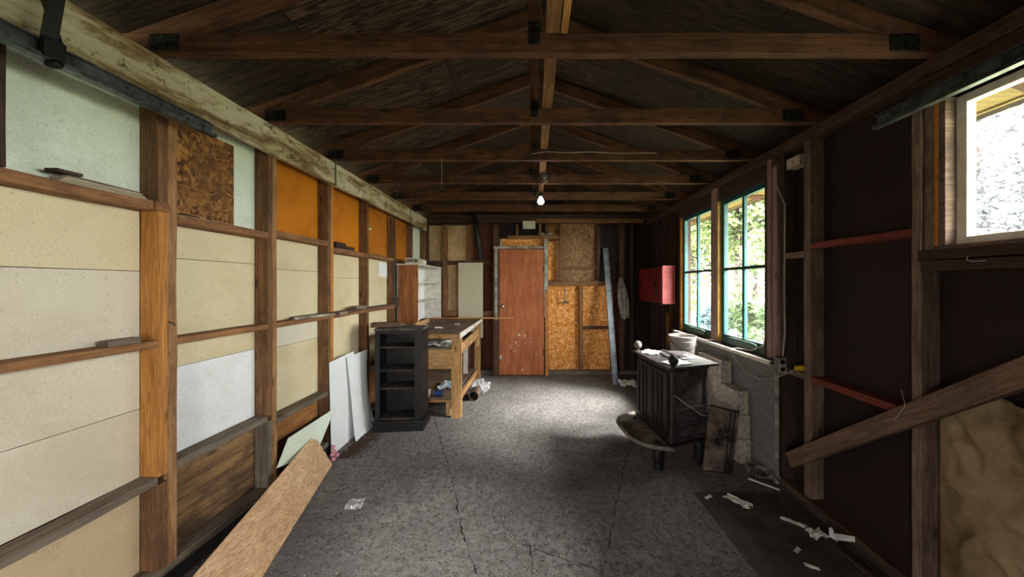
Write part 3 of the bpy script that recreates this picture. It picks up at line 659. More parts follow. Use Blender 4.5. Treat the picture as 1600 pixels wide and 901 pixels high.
lum('shelf_plank', (-1.68, 2.66, 1.188), (-1.68, 3.80, 1.188), .07, .02, M['bark'], label='narrow brown plank shelf along the middle rail towards the bookcase', cat='plank', side=(1,0,0))
lum('wood_block', (-1.70, 3.0, 1.212), (-1.67, 3.13, 1.212), .07, .026, M['rail_grey'], label='small grey block lying on the narrow brown plank shelf', cat='wood block', side=(1,0,0), wob=0)
lum('dark_box', (-1.755, 2.78, 1.763), (-1.755, 3.06, 1.763), .07, .034, M['stud_dark'], label='dark flat block on the upper rail below the second orange panel', cat='wood block', side=(1,0,0), wob=0)
lum('dark_box', (-1.755, 2.79, 1.792), (-1.755, 2.93, 1.792), .06, .022, M['stud_dark'], label='smaller dark block stacked on the dark flat block on the upper rail', cat='wood block', side=(1,0,0), wob=0)
t = thing('outlet_box', (-1.70, 3.86, 1.3), 'grey metal outlet box on the left wall above the black bookcase', 'outlet')
B().box(-1.712, -1.675, 3.87, 3.93, 1.17, 1.28, .003).build('box_body', M['galv'], t)
for zz in (1.20, 1.25): B().lathe([(.013, 0), (.013, .003), (.008, .004)], (-1.69, 3.87, zz), 12, (0,-1,0)).build('socket', M['black'], t)
B().tube([(-1.69, 3.9, 1.28), (-1.70, 3.9, 1.5), (-1.69, 3.905, 1.8), (-1.705, 3.9, 2.1), (-1.70, 3.9, 2.25)], .005, 6).build('cable', M['black'], label='black cable running up the stud from the grey outlet box', cat='cable')
B().tube([(-1.665, 2.68, 2.45), (-1.664, 2.68, 2.32), (-1.668, 2.69, 2.26)], .004, 6).build('cable', M['black'], label='short dark cable draped over the white beam near the orange panels', cat='cable')
B().tube([(-1.665, 4.30, 2.45), (-1.664, 4.30, 2.30), (-1.68, 4.32, 2.1), (-1.69, 4.33, 1.78)], .004, 6).build('cable', M['black'], label='dark cable hanging over the far end of the white beam', cat='cable')
B().lathe([(.012, 0), (.014, .02), (.006, .03)], (-1.71, 3.3, 2.0), 12, (1,0,0)).build('insulator', M['white_plastic'], label='tiny white insulator knob on the left wall stud between orange panels', cat='knob')

# ------------------------------------------------------------ sheets leaning on the left
def curvedsheet(u, v):   # u along Y, v up
    y = 2.90+.37*u; z = .004+.768*v
    x = -1.615-.075*v**.6-.025*math.sin(v*math.pi)*u-.0*u
    return (x-.006*u, y+(.03-.05*u)*math.sin(v*math.pi)*.6-.02*v, z)
B().grid(curvedsheet, 8, 14, .004).build('white_sheet', M['white'], label='curved glossy white sheet leaning beside the black bookcase', cat='panel', group='white sheets', smooth=False)
B().prism([(-1.69, 2.66, .005), (-1.69, 3.02, .005), (-1.708, 3.02, .80), (-1.708, 2.66, .78)], (.004, 0, 0)).build('white_sheet', M['white'], label='flat white sheet with chipped face standing left of the curved sheet', cat='panel', group='white sheets')
# small tilted sheet
def wp(px, py, x): Y = x*K/(px-VX); return (x, Y, PZ(py, Y))
def tri(px, py): # plane leaning: bottom at x=-1.655, top at x=-1.70
    x = -1.65
    for _ in range(6):
        p = wp(px, py, x); x = -1.655-.05*min(1, max(0, p[2]/.55))
    return wp(px, py, x)
B().prism([tri(432, 731), tri(450, 684), tri(523, 637), tri(500, 693), tri(470, 716)], (.004, .001, 0)).build('mint_offcut', M['mint'], label='pale green-white triangular offcut leaning above the long plywood strip', cat='panel')
# long plywood strip tilted against the sill
P0, P1 = Vector((-1.60, 2.53, .006)), Vector((-1.09, .72, .006)); Q0, Q1 = Vector((-1.69, 2.45, .275)), Vector((-1.255, .55, .15))
def plyw(u, v):
    a = P0.lerp(P1, u); b_ = Q0.lerp(Q1, u); p = a.lerp(b_, v); p.z += .012*math.sin(u*9)*v*(1-v)*4
    if u < .02: p += Vector((0, .012*noise.noise(Vector((v*9, 0, 0))), 0))
    return p
B().grid(plyw, 40, 10, .006).build('plywood_strip', M['ply_board'], label='long pinkish plywood strip slanting across the floor on the left', cat='board')
b = B()
for k in range(5): b.sphere((PX(514, 2.5)+random.uniform(-.02, .015), 2.555+random.uniform(-.01, .03), .03+k*.022), .017, 8)
b.build('insulation_scrap', M['pink_foam'], label='small pink insulation scrap at the end of the plywood strip', cat='scrap', smooth=True)

# ------------------------------------------------------------ black bookcase
t = thing('bookcase', (-1.33, 3.3, 0), 'black painted open bookcase with dusty top beside the workbench', 'bookcase')
th_ = math.radians(5); U = Vector((math.cos(th_), math.sin(th_), 0)); V = Vector((-math.sin(th_), math.cos(th_), 0)); Zv = Vector((0, 0, 1))
O = Vector((-1.545, 3.10, 0)); BW, BD, BH = .445, .25, 1.0
def bc(u0, u1, v0, v1, z0, z1, bev=.002, b=None):
    b = b or B(); return b.obox(O+U*(u0+u1)/2+V*(v0+v1)/2+Zv*(z0+z1)/2, (U, V, Zv), ((u1-u0)/2, (v1-v0)/2, (z1-z0)/2), bev)
for u0 in (0, BW-.02): bc(u0, u0+.02, .02, BD, .04, BH-.02).build('side_panel', M['black_wood'], t)
bc(0, .042, 0, .0195, .105, BH-.02).build('face_frame', M['black_wood'], t); bc(BW-.075, BW, 0, .0195, .105, BH-.02).build('face_frame', M['black_wood'], t)
bc(.042, BW-.075, 0, .0195, BH-.055, BH-.02).build('face_frame', M['black_wood'], t)
bc(-.006, BW+.006, -.008, BD+.004, BH-.0195, BH, .003).build('top', M['dust_top'], t)
bc(.0205, BW-.0205, BD-.01, BD, .04, BH-.02).build('back_panel', M['black_wood'], t)
for z in (.10, .40, .575, .80): bc(.0205, BW-.0205, .0205, BD-.0105, z, z+.018).build('shelf', M['dust_shelf'], t)
b = bc(-.018, BW+.018, -.018, -.0005, 0, .088); bc(-.018, -.0005, 0, BD, 0, .088, b=b); bc(BW+.0005, BW+.018, 0, BD, 0, .088, b=b)
bc(-.026, BW+.026, -.026, -.0005, .088, .104, .005, b=b); bc(BW+.0005, BW+.026, 0, BD, .088, .104, .005, b=b); bc(BW+.0005, BW+.022, 0, BD, .05, .06, .003, b=b)
b.build('baseboard', M['black_wood'], t)
lum('rough_plank', (-1.62, 3.19, 1.026), (-1.36, 3.25, 1.026), .10, .045, M['bark'], label='rough dirty plank lying on the back of the black bookcase', cat='plank', side=(0,1,0), wob=.01)
lum('rough_plank', (-1.60, 3.295, 1.0215), (-1.47, 3.33, 1.0215), .045, .035, M['bark'], label='short second plank behind the rough plank on the bookcase', cat='plank', side=(0,1,0), wob=.01)

# ------------------------------------------------------------ workbench
t = thing('workbench', (-1.25, 4.1, 0), 'rough wooden workbench with cluttered dusty top along the left wall', 'workbench')
xr, yf, yb, zt = -.800, 3.42, 4.84, .91
B().box(-1.66, xr-.006, yf+.004, yb, zt-.02, zt, .002).build('bench_top', M['bench_top'], t)
lum('front_rail', (-1.66, yf-.008, zt-.036), (xr-.01, yf-.008, zt-.036), .02, .045, M['bench'], t, side=(0,1,0))
es_ = B().prism([(xr+.002, yf-.018, zt+.003), (xr+.002, yb+.005, zt+.003), (xr+.002, yb+.005, zt-.034), (xr+.002, yf-.018, zt-.06)], (.010, 0, 0)).build('edge_strip', M['white_paint'], t, label='white painted edge strip')
b = B(); b.lathe([(.022, 0), (.02, .0012)], (xr+.0121, 4.18, zt-.012), 10, (1,0,0)); b.build('paint_spot', M['red_spot'], es_)
zz0 = zt-.021
for (x, y, w_) in ((xr-.048, yf+.003, .085), (xr-.048, yb-.09, .085), (-1.61, yf+.003, .085), (-1.61, yb-.09, .085)):
    lum('leg', (x, y+.022, 0), (x, y+.022, zz0), .085, .04, M['bench'], t, side=(1,0,0))
lum('leg_brace', (xr-.002, yf+.0265, .0), (xr-.002, yf+.0265, zz0-.02), .03, .038, M['bench'], t, side=(0,1,0))
B().box(-1.56, xr-.092+.04, yf-.012, yf+.001, .53, .735, .002).build('drawer_front', M['bench'], t)
B().box(-1.56, xr-.093, yf+.002, yb-.1, .72, .732, .002).build('drawer_floor', M['strip'], t)
lum('side_rail', (xr-.021, yf+.05, .71), (xr-.021, yb-.13, .735), .022, .12, M['bench'], t, side=(1,0,0))
lum('side_rail', (xr-.02, yb-.35, .60), (xr-.02, yb-.1, .60), .02, .12, M['bench'], t, side=(1,0,0))
lum('back_rail', (-1.56, 4.0, .46), (-.94, 4.0, .46), .02, .13, M['bench'], t, side=(0,1,0))
B().box(-1.64, xr-.10, yf+.06, yb-.02, .17, .185, .002).build('lower_shelf', M['bench_top'], t)
lum('shelf_rail', (xr-.05, yf+.07, .145), (xr-.05, yb-.1, .145), .03, .07, M['bench'], t, side=(1,0,0))
lum('shelf_support', (-.94, yf+.09, .0), (-.94, yf+.09, .169), .04, .06, M['bench'], t, side=(1,0,0))
lum('shelf_rail', (-1.55, yf+.11, .15), (-.97, yf+.11, .15), .03, .035, M['bench'], t, side=(0,1,0))
# shelf unit on the bench
t = thing('wall_shelf_unit', (-1.57, 4.4, zt), 'knotty pine shelf unit with white shelves standing on the workbench', 'shelf unit')
sx0, sx1, sy0, sy1, sz0, sz1 = -1.700, -1.435, 3.95, 4.93, .912, 1.67
lum('side_panel', (sx0+.085, sy0, sz0+.03), (sx0+.085, sy0, sz1), .125, .018, M['knotty'], t, side=(1,0,0)); lum('side_panel', (sx1-.07, sy0, sz0+.03), (sx1-.07, sy0, sz1), .135, .018, M['knotty'], t, side=(1,0,0))
B().box(sx0, sx1, sy1-.018, sy1, sz0, sz1).build('side_panel', M['white_paint'], t)
B().box(sx0, sx0+.01, sy0+.01, sy1-.018, sz0, sz1-.0).build('back_panel', M['white'], t)
B().box(sx0+.06, sx1+.01, sy0+.11, sy1-.019, sz0+.33, sz0+.331).build('back_seam', M['black'], t) if False else None
B().box(sx0, sx1+.01, sy0-.01, sy1+.01, sz1+.001, sz1+.016, .002).build('top', M['white_paint'], t)
for z in (1.19, 1.445): B().box(sx0+.0105, sx1, sy0+.0095, sy1-.0185, z, z+.016, .002).build('shelf', M['white_paint'], t)
lum('foot_block', (sx1-.01, sy0-.09, zt+.03), (sx1-.01, sy0+.40, zt+.03), .03, .055, M['bench'], t, side=(1,0,0))
b = B(); b.tube([(sx1-.03, sy0+.06, 1.66), (sx1-.02, sy0+.07, 1.45), (sx1+.003, sy0+.05, 1.3), (sx1+.004, sy0+.04, 1.1), (sx1+.0, sy0-.01, .97)], .004, 6); b.build('cord', M['white_plastic'], t)
# radio
t = thing('radio', (-1.48, 3.98, 1.687), 'old cream radio with a round dial on top of the pine shelf unit', 'radio')
b = B(); b.prism([(-1.60, 3.975, 1.688), (-1.39, 3.975, 1.688), (-1.39, 3.975, 1.735), (-1.43, 3.975, 1.752), (-1.60, 3.975, 1.762)], (0, .14, 0)); case = b.build('case', M['white_plastic'], t)
b = B(); b.lathe([(.02, 0), (.02, .01), (.012, .014)], (-1.47, 3.9745, 1.722), 16, (0,-1,0)); b.build('dial', M['galv'], case)
b = B(); [b.box(-1.585+.016*i, -1.577+.016*i, 3.972, 3.9745, 1.705, 1.745) for i in range(5)]; b.build('grille', M['black'], case)
lum('dark_roll', (-1.60, 4.72, 1.72), (-1.42, 4.72, 1.72), .07, .065, M['stud_dark'], label='dark block on the far end of the pine shelf unit', cat='block', side=(0,1,0))
# pegboard
B().box(PX(715, 5.0), PX(754, 5.0), 5.045, 5.052, .59, 1.77, .001).build('pegboard', M['pegboard'], label='cream perforated hardboard panel hung on the back wall left of the door', cat='pegboard')
B().tube([(PX(674, 4.78), 4.78, zt+.0135), (PX(803, 4.78), 4.78, zt+.017)], .012, 10).build('wooden_dowel', M['stick'], label='long thin wooden dowel sticking out from the workbench past the door', cat='dowel')
# pipe
B().tube([(PX(741, 4.98), 4.98, PZ(334, 4.98)), (PX(745, 4.98), 5.0, PZ(365, 4.98)), (PX(751, 4.98), 5.0, PZ(404, 4.98))], .04, 16).build('stove_pipe', M['pipe'], label='dark slanted pipe on the back wall above the pegboard', cat='pipe', smooth=True)
def crumple(name, c, sx_, sy_, h, mat, label, cat, group=None, seed=0, n_=10, th=.0015, rot=0):
    def fn(u, v):
        x, y = (u-.5)*sx_, (v-.5)*sy_; a = noise.noise(Vector((u*3.1+seed, v*3.3, 0))); k = noise.noise(Vector((u*6+seed, v*6, 5)))
        r_ = 1+.35*noise.noise(Vector((math.atan2(v-.5, u-.5)*1.3+seed, 2, 0)))
        x, y = x*r_, y*r_; X_ = x*math.cos(rot)-y*math.sin(rot); Y_ = x*math.sin(rot)+y*math.cos(rot)
        return (c[0]+X_, c[1]+Y_, c[2]+.002+h*max(0, .45+a*.8+k*.35)*(1 if h else 0))
    return B().grid(fn, n_, n_, th).build(name, M[mat], label=label, cat=cat, group=group)
crumple('paper_scrap', (-1.12, 3.75, zt), .10, .08, .02, 'paper', 'small white paper scrap on the workbench top towards the shelf unit', 'paper', 'bench top scraps', 3)
crumple('paper_scrap', (-.98, 4.05, zt), .06, .05, .03, 'blue_paper', 'pale blue crumpled scrap near the right edge of the workbench top', 'paper', 'bench top scraps', 8)
crumple('paper_scrap', (-1.35, 3.95, zt), .05, .05, .03, 'paper', 'white scrap on the workbench top close to the pine shelf foot', 'paper', 'bench top scraps', 12)
b = B()
for k in range(170):
    x, y = random.uniform(-1.6, -.83), random.uniform(3.45, 4.7); a = random.random()*3.14; L = random.uniform(.004, .035)
    b.bar((x, y, zt+.0025), (x+L*math.cos(a), y+L*math.sin(a), zt+.003), .004, .003)
b.build('wood_shavings', M['litter'], label='litter of brown shavings and dirt scattered on the workbench top', cat='litter', kind='stuff')
crumple('paper_pile', (-1.12, 3.65, .733), .34, .30, .05, 'paper', 'crumpled white papers in the open shelf under the workbench top', 'paper', None, 20, 14)
crumple('blue_bag', (-1.02, 3.9, .186), .24, .26, .06, 'blue_paper', 'pale blue crumpled bag on the lower shelf of the workbench', 'bag', None, 30, 12)
t = thing('paint_can', (-1.07, 3.56, .186), 'small blue can lying on the lower shelf of the workbench', 'can')
B().lathe([(.0, 0), (.03, .001), (.032, .004), (.032, .10), (.03, .104), (0, .105)], (-1.12, 3.57, .219), 20, (1,0,0)).build('can_body', M['blue_can'], t, smooth=False)
B().lathe([(.033, 0), (.033, .012)], (-1.018, 3.57, .219), 20, (1,0,0)).build('rim', M['chrome'], t)
B().box(-1.19, -1.165, 3.52, 3.60, .1865, .255, .003).build('small_carton', M['white_plastic'], label='small white carton beside the blue can under the workbench', cat='carton')
B().box(-.99, -.93, 4.45, 4.47, .187, .62, .002).build('white_board', M['white_paint'], label='narrow white board standing on the lower shelf at the back of the workbench', cat='board')
t = thing('rusty_tin', (-.855, 3.95, .0), 'open rusty tin lying on its side by the workbench leg', 'tin')
B().lathe([(.058, .22), (.058, 0), (.054, 0), (.052, .20)], (-.745, 3.92, .0585), 24, (0,1,0)).build('tin_body', M['rusty'], t, smooth=False)
B().lathe([(.0, .199), (.052, .2), (.052, .203), (0, .204)], (-.745, 3.92, .0585), 24, (0,1,0)).build('tin_bottom', M['black'], t)
def bagfn(u, v):
    th2, ph = u*2*math.pi, .05+v*1.5; r = .15*(1+.35*noise.noise(Vector((math.cos(th2)*2.2, math.sin(th2)*2.2, v*4))))
    return (-.74+r*math.cos(th2)*math.sin(ph)*.9, 4.33+r*math.sin(th2)*math.sin(ph), .004+r*math.cos(ph)*.85*max(.1, 1))
B().grid(bagfn, 28, 14, .001).build('plastic_bag', M['bag'], label='crumpled clear plastic bag on the floor beside the workbench', cat='bag', smooth=False)

# ------------------------------------------------------------ back wall objects
t = thing('metal_channel', (1.15, 4.6, 0), 'blue-grey perforated steel channel leaning against the back wall', 'steel channel')
a = Vector((1.155, 4.55, .0)); c_ = Vector((1.12, 5.035, 2.0)); 
b = B(); b.bar(a+Vector((0,0,.006)), c_, .075, .003, side=(1,0,0)); b.bar(a+Vector((-.038, .012, .006)), c_+Vector((-.038, .012, 0)), .003, .03, side=(1,0,0)); b.bar(a+Vector((.038, .012, .006)), c_+Vector((.038, .012, 0)), .003, .03, side=(1,0,0)); b.build('channel', M['galv_blue'], t)
for i in range(44):
    p = a.lerp(c_, (i+1)/46)+Vector((.026, -.003, .0)); B().obox(p, (Vector((1,0,0)), (c_-a).normalized(), Vector((1,0,0)).cross((c_-a).normalized())), (.005, .009, .0012)).build('slot', M['black'], t)
def rag(u, v):
    w_ = .02+.062*math.sin(min(1, v*1.1)*2.5)
    return (PX(970, 4.99)+(u-.5)*w_*2+.07*v, 4.99+.02*math.sin(u*14+v*3), 1.56-.66*v-.06*noise.noise(Vector((u*4, v*2, 0)))*v)
B().grid(rag, 18, 16, .003).build('hanging_rag', M['cloth'], label='grey rag hanging on the dark post right of the steel channel', cat='rag', smooth=True)
t = thing('hanging_hook', (PX(882, 5.03), 5.03, 1.2), 'small grey-blue tool hanging on the orange flake board', 'tool')
B().tube([(PX(882, 5.04), 5.04, PZ(449, 5.04)), (PX(882.5, 5.04), 5.04, PZ(471, 5.04))], .008, 8).build('shaft', M['hook_blue'], t)
B().tube([(PX(879, 5.04), 5.04, PZ(473.5, 5.04)), (PX(883, 5.04), 5.03, PZ(471, 5.04)), (PX(888, 5.04), 5.04, PZ(473, 5.04))], .014, 8).build('head', M['hook_blue'], t)
crumple('paper_wad', (PX(980, 4.45)+.02, 4.50, 0), .22, .20, .09, 'paper', 'crumpled white paper on the floor at the foot of the steel channel', 'paper', None, 40, 12)
crumple('insulation_wad', (PX(854, 5.02), 5.10, PZ(367, 5.05)+.0), .19, .045, .05, 'cloth', 'grey fibre wad lying on the ledge above the door', 'insulation', None, 50, 10)
# red cabinet
t = thing('wall_cabinet', (1.7, 4.5, 1.2), 'dark red metal wall cabinet on the right wall beyond the windows', 'cabinet')
B().box(1.632, 1.784, 4.08, 4.98, 1.185, 1.66, .004).build('cabinet_body', M['red_metal'], t)
b = B(); b.box(1.628, 1.784, 4.060, 4.079, 1.18, 1.20, .002); b.box(1.628, 1.784, 4.060, 4.079, 1.65, 1.668, .002); b.box(1.775, 1.784, 4.060, 4.079, 1.20, 1.65, .001); b.box(1.628, 1.765, 4.068, 4.0795, 1.20, 1.65, .001); b.build('end_flange', M['red_light'], t, label='paler pink-red end plate')  # end plate in a paler red than the cabinet body
B().box(1.628, 1.6315, 4.24, 4.245, 1.19, 1.655).build('door_seam', M['black'], t)
B().box(1.612, 1.6315, 4.30, 4.33, 1.40, 1.44, .003).build('handle', M['black_metal'], t)
B().box(1.66, 1.75, 4.30, 4.40, 1.6605, 1.70, .01).build('small_box', M['stud_dark'], label='small dark box on top of the red wall cabinet', cat='box')

# ------------------------------------------------------------ wood stove
t = thing('wood_stove', (1.2, 2.7, 0), 'black cast iron wood stove with ball finials and curved hearth', 'stove')
Nf = Vector((1.03, 2.41, 0)); ang = math.atan2(.075, .58)
Uf = Vector((-.105, .994, 0)).normalized(); Nn = Vector((Uf.y, -Uf.x, 0))      # Uf along front from near to far, Nn inwards (+X)
def sp(u, n_, z): return Nf+Uf*u+Nn*n_+Zv*z
def trap(z0, z1, g=0, w_=.58, d_=.355, ins=.10, b=None):
    b = b or B(); pts = [sp(-g, -g, z0), sp(w_+g, -g, z0), sp(w_-ins+g, d_+g, z0), sp(ins-g, d_+g, z0)]
    b.prism(pts, (0, 0, z1-z0)); return b
trap(.225, .77).build('body', M['iron'], t)
trap(.205, .2245, .016).build('base_molding', M['iron_dark'], t); trap(.7705, .79, .012).build('cornice', M['iron_dark'], t)
tp = trap(.7905, .808, .030, .60, .40, .09).build('top_plate', M['iron'], t)
for k in range(2):        # two front doors with vertical boards
    u0 = .03+k*.265
    do = B().prism([sp(u0, -.012, .25), sp(u0+.255, -.012, .25), sp(u0+.255, -.012, .75), sp(u0, -.012, .75)], Nn*.011).build('door', M['iron_dark'], t)
    b = B()
    for (ua, ub, za, zb) in ((0, .255, .25, .275), (0, .255, .725, .75), (0, .022, .275, .725), (.233, .255, .275, .725), (.09, .10, .275, .725), (.155, .165, .275, .725)):
        b.prism([sp(u0+ua, -.020, za), sp(u0+ub, -.020, za), sp(u0+ub, -.020, zb), sp(u0+ua, -.020, zb)], Nn*.0075)
    b.build('door_molding', M['iron_dark'], do)
sideU = (sp(.10, .355, 0)-sp(0, 0, 0)).normalized(); sN = Vector((sideU.y, -sideU.x, 0))
def sidep(u, o, z): return Vector((Nf.x, Nf.y, 0))+sideU*u+sN*o+Zv*z
b = B()
for (ua, ub, za, zb, o) in ((.02, .35, .46, .48, .012), (.02, .35, .36, .37, .012), (.02, .35, .24, .25, .010), (.0, .022, .23, .77, .012), (.345, .365, .23, .77, .010), (.04, .33, .265, .335, .016), (.04, .33, .385, .445, .016)):
    b.prism([sidep(ua, .0006, za), sidep(ub, .0006, za), sidep(ub, .0006, zb), sidep(ua, .0006, zb)], sN*o)
b.build('side_molding', M['iron'], t)
# hearth tray
pts = []
for k in range(25):
    u = -.05+k/24*.68; q = abs((k-12)/12); pts.append((u, -.02-.235*(1-q**4)))
b = B(); b.prism([sp(u, n_, .195) for u, n_ in pts]+[sp(.63, -.002, .195), sp(-.05, -.002, .195)], (0, 0, .018)); he = b.build('hearth', M['iron_dust'], t)
b = B(); rs = [sp(u, n_, .214) for u, n_ in pts]; b.tube(rs, .016, 8); b.build('hearth_rim', M['iron_dust'], he, smooth=True)
for (u, n_) in ((.08, -.06), (.50, -.06), (.13, .29), (.45, .29)):
    c0 = sp(u, n_, 0); out = Vector((0, 0, 0))
    b = B(); dd = (c0-sp(.29, .12, 0)).normalized(); b.tube([sp(u, n_, .2)-dd*.02, sp(u, n_, .15)+dd*.015, sp(u, n_, .08)+dd*.02, sp(u, n_, .03)-dd*.0, sp(u, n_, 0)+dd*.025], .045, 10, .034); b.build('leg', M['iron_dark'], t, smooth=True)
for (u, n_) in ((-.015, -.0), (.61, .0)):
    b = B(); c0 = sp(u, n_+.01, .808); b.lathe([(.016, 0), (.01, .006), (.01, .014), (.022, .022), (.034, .04), (.036, .055), (.03, .075), (.014, .088), (0, .09)], c0, 18); b.build('ball_finial', M['iron_dark'] if u < 0 else M['iron_dust'], tp, smooth=True)
b = B(); b.lathe([(.07, 0), (.07, .012), (.05, .014)], sp(.30, .24, .808), 20); b.build('flue_collar', M['iron_dark'], tp)
B().tube([sidep(.01, .02, .60), sidep(.12, .035, .52), sidep(.25, .05, .43), sidep(.33, .03, .40)], .003, 6).build('wire', M['cable'], label='pale wire trailing diagonally down the near side of the stove', cat='wire')
zt2 = .808
def sheet(u, n_, su, sn, mat, label, rot, seed):
    c0 = sp(u, n_, zt2); crumple('paper_sheet', c0, su, sn, .012, mat, label, 'paper', 'papers on the stove', seed, 8, .001, rot)
sheet(.10, .10, .20, .14, 'paper', 'white paper on the near end of the stove top beside the finial', .4, 61)
sheet(.50, .09, .18, .14, 'paper', 'white paper on the far end of the stove top', 1.1, 63)
sheet(.28, .27, .15, .11, 'paper', 'white paper at the back of the stove top near the bucket', .2, 66)
lum('iron_bar', sp(.46, .18, zt2+.03), sp(.18, .16, zt2+.03), .03, .012, M['iron_dark'], label='flat dark iron bar lying across the papers on the stove top', cat='iron bar', wob=0)

# blocks behind the stove
def cblock(x0, y0, z0, label, L=.385, wd=.095, h=.188):
    b = B(); b.box(x0, x0+wd, y0, y0+L, z0, z0+h, .004)
    b.build('concrete_block', M['block'], label=label, cat='concrete block', group='concrete blocks behind the stove')
rows = ['bottom', 'second', 'third']
for k in range(3):
    cblock(1.63+.003*(k % 2), 2.55+.012*k, .19*k+.001, '%s pale concrete block in the near column behind the stove' % rows[k])
    cblock(1.63, 2.945+.012*k, .19*k+.001, '%s course concrete block in the far column below the bucket' % rows[k])
cblock(1.625, 2.79, .571, 'topmost concrete block under the window sill, nearest the bucket')
for k in range(3): cblock(1.40, 3.06, .19*k+.001, '%s concrete block of the stack carrying the bucket' % rows[k], .25, .2)
t = thing('bucket', (1.49, 3.19, .58), 'grey metal bucket with a bail handle behind the stove', 'bucket')
bk = (1.475, 3.19, .581)
pail = B().lathe([(.0, .006), (.088, .006), (.09, 0), (.092, .003), (.125, .33), (.131, .335), (.129, .342), (.122, .338), (.118, .325), (.086, .012), (0, .012)], bk, 32, cap=False).build('pail', M['bucket'], t, smooth=True)
B().lathe([(.121, .285), (.1235, .29), (.122, .297)], bk, 32, cap=False).build('hoop', M['bucket'], pail, smooth=True)
hp = [(bk[0]+.128*math.cos(a_), bk[1]-.0-.135*math.sin(a_)*.9, bk[2]+.30-.13*math.sin(a_)*.55) for a_ in [math.pi*i/14 for i in range(15)]]
B().tube(hp, .003, 6).build('bail_handle', M['black_metal'], t)
for s in (-1, 1): B().box(bk[0]+s*.128-.008, bk[0]+s*.128+.008, bk[1]-.015, bk[1]+.015, bk[2]+.285, bk[2]+.315, .003).build('handle_ear', M['bucket'], pail)
# leaning rusty panel
t = thing('metal_sheet', (1.45, 2.5, 0), 'dark rusty steel sheet leaning against the concrete blocks', 'steel panel')
A_, B_2 = Vector((1.285, 2.44, .0)), Vector((1.485, 2.40, .0)); C2, D2 = Vector((1.585, 2.475, .44)), Vector((1.368, 2.495, .49))
nn = (B_2-A_).cross(D2-A_).normalized()
if nn.y > 0: nn = -nn
B().prism([A_, B_2, C2, D2], -nn*.022).build('sheet', M['rusty'], t)
b = B()
for f in (.72, .86): b.bar(A_.lerp(B_2, f)+nn*.003, D2.lerp(C2, f)+nn*.003, .008, .006, side=nn)
b.bar(A_.lerp(D2, .02)+nn*.003, B_2.lerp(C2, .02)+nn*.003, .008, .008, side=nn); b.bar(D2+nn*.003, C2+nn*.003, .008, .012, side=nn); b.build('seam', M['iron_dark'], t)
crumple('foil_scrap', (1.69, 2.36, 0), .17, .16, .09, 'iron_dust', 'crumpled grey foil scrap on the floor in front of the blocks', 'scrap', None, 70, 12)
lum('white_stick', (1.57, 2.35, .006), (1.70, 2.22, .006), .012, .01, M['white_paint'], label='short white stick on the floor in front of the grey foil scrap', cat='stick', wob=0)

# outlet, cables
t = thing('outlet_box', (1.76, 2.30, .83), 'double electrical outlet box on the post beside the windows', 'outlet')
B().box(1.715, 1.775, 2.255, 2.29, .80, .915, .004).build('box_body', M['galv'], t)
cp = B().box(1.7165, 1.7735, 2.250, 2.2545, .803, .912, .003).build('cover_plate', M['white_trim'], t)
for zz in (.833, .883): B().lathe([(.016, 0), (.016, .003), (.01, .004)], (1.745, 2.25, zz), 14, (0,-1,0)).build('socket', M['black'], cp)
B().tube([(1.765, 2.275, .915), (1.772, 2.262, 1.1), (1.765, 2.26, 1.35), (1.77, 2.262, 1.7), (1.785, 2.28, 2.0), (1.762, 2.33, 2.15), (1.768, 2.34, 2.3)], .0055, 6).build('cable', M['cable'], label='grey cable running up the post from the outlet box', cat='cable')
t = thing('extension_cord', (1.72, 2.3, .8), 'pale cord with a yellow plug looping below the window sill', 'cord')
B().tube([(1.80, 2.20, .845), (1.77, 2.22, .82), (1.735, 2.25, .79), (1.715, 2.30, .755), (1.70, 2.42, .715), (1.70, 2.55, .725), (1.695, 2.68, .79), (1.692, 2.76, .875), (1.735, 2.74, .885), (1.77, 2.62, .888), (1.79, 2.50, .95), (1.785, 2.462, 1.06)], .0045, 6).build('cord', M['cable'], t)
B().lathe([(.012, 0), (.02, .004), (.021, .05), (.014, .06), (.013, .075)], (1.79, 2.20, .855), 14, (.9, -.3, .05)).build('plug', M['yellow_plug'], t, label='yellow plug')

# diagonal brace and right-hand things
lum('diagonal_brace', (1.762, 2.20, .225), (1.762, .95, 1.28), .038, .089, M['brace'], label='diagonal wooden brace nailed across the right wall studs', cat='brace', side=(1,0,0), wob=.001)
B().tube([(1.742, 1.52, .93), (1.739, 1.50, .86), (1.741, 1.535, .80), (1.74, 1.55, .765)], .0011, 5).build('string', M['strip'], label='thin pale string hanging over the diagonal brace', cat='string')
def kr(u, v):
    y = 1.470-1.05*u; zt_ = .955+.03*math.sin(u*7)-.03*u; z = .045+(zt_-.045)*v
    q = noise.noise(Vector((u*3.2, v*4, 1))); r = noise.noise(Vector((u*9, v*8, 4)))
    rd = 1-abs(noise.noise(Vector((u*5+v*3, v*2-u*2, 7))))*2
    e = min(1, u/.12); rd2 = 1-abs(noise.noise(Vector((u*9-v*4, v*6+u*3, 17))))*3
    return (1.858-e*(.026+.040*q+.018*r+.034*max(0, rd)**4+.018*max(0, rd2)**3), y, z)
B().grid(kr, 70, 70, .002).build('kraft_sheet', M['kraft'], label='crumpled tan paper sheet stuffed between studs below the large window', cat='paper sheet', smooth=True)
B().prism([(1.10, .3, .0005), (1.735, .3, .0005), (1.735, 2.18, .0005), (1.095, 2.205, .0005)], (0, 0, .004)).build('tar_paper', M['mat'], label='dark tar paper strip lying on the floor along the right wall', cat='mat')
lum('floor_batten', (1.63, 1.90, .014), (1.66, .9, .014), .03, .018, M['stud_dark'], label='dark batten on the floor beside the right wall plate', cat='batten', side=(1,0,0))
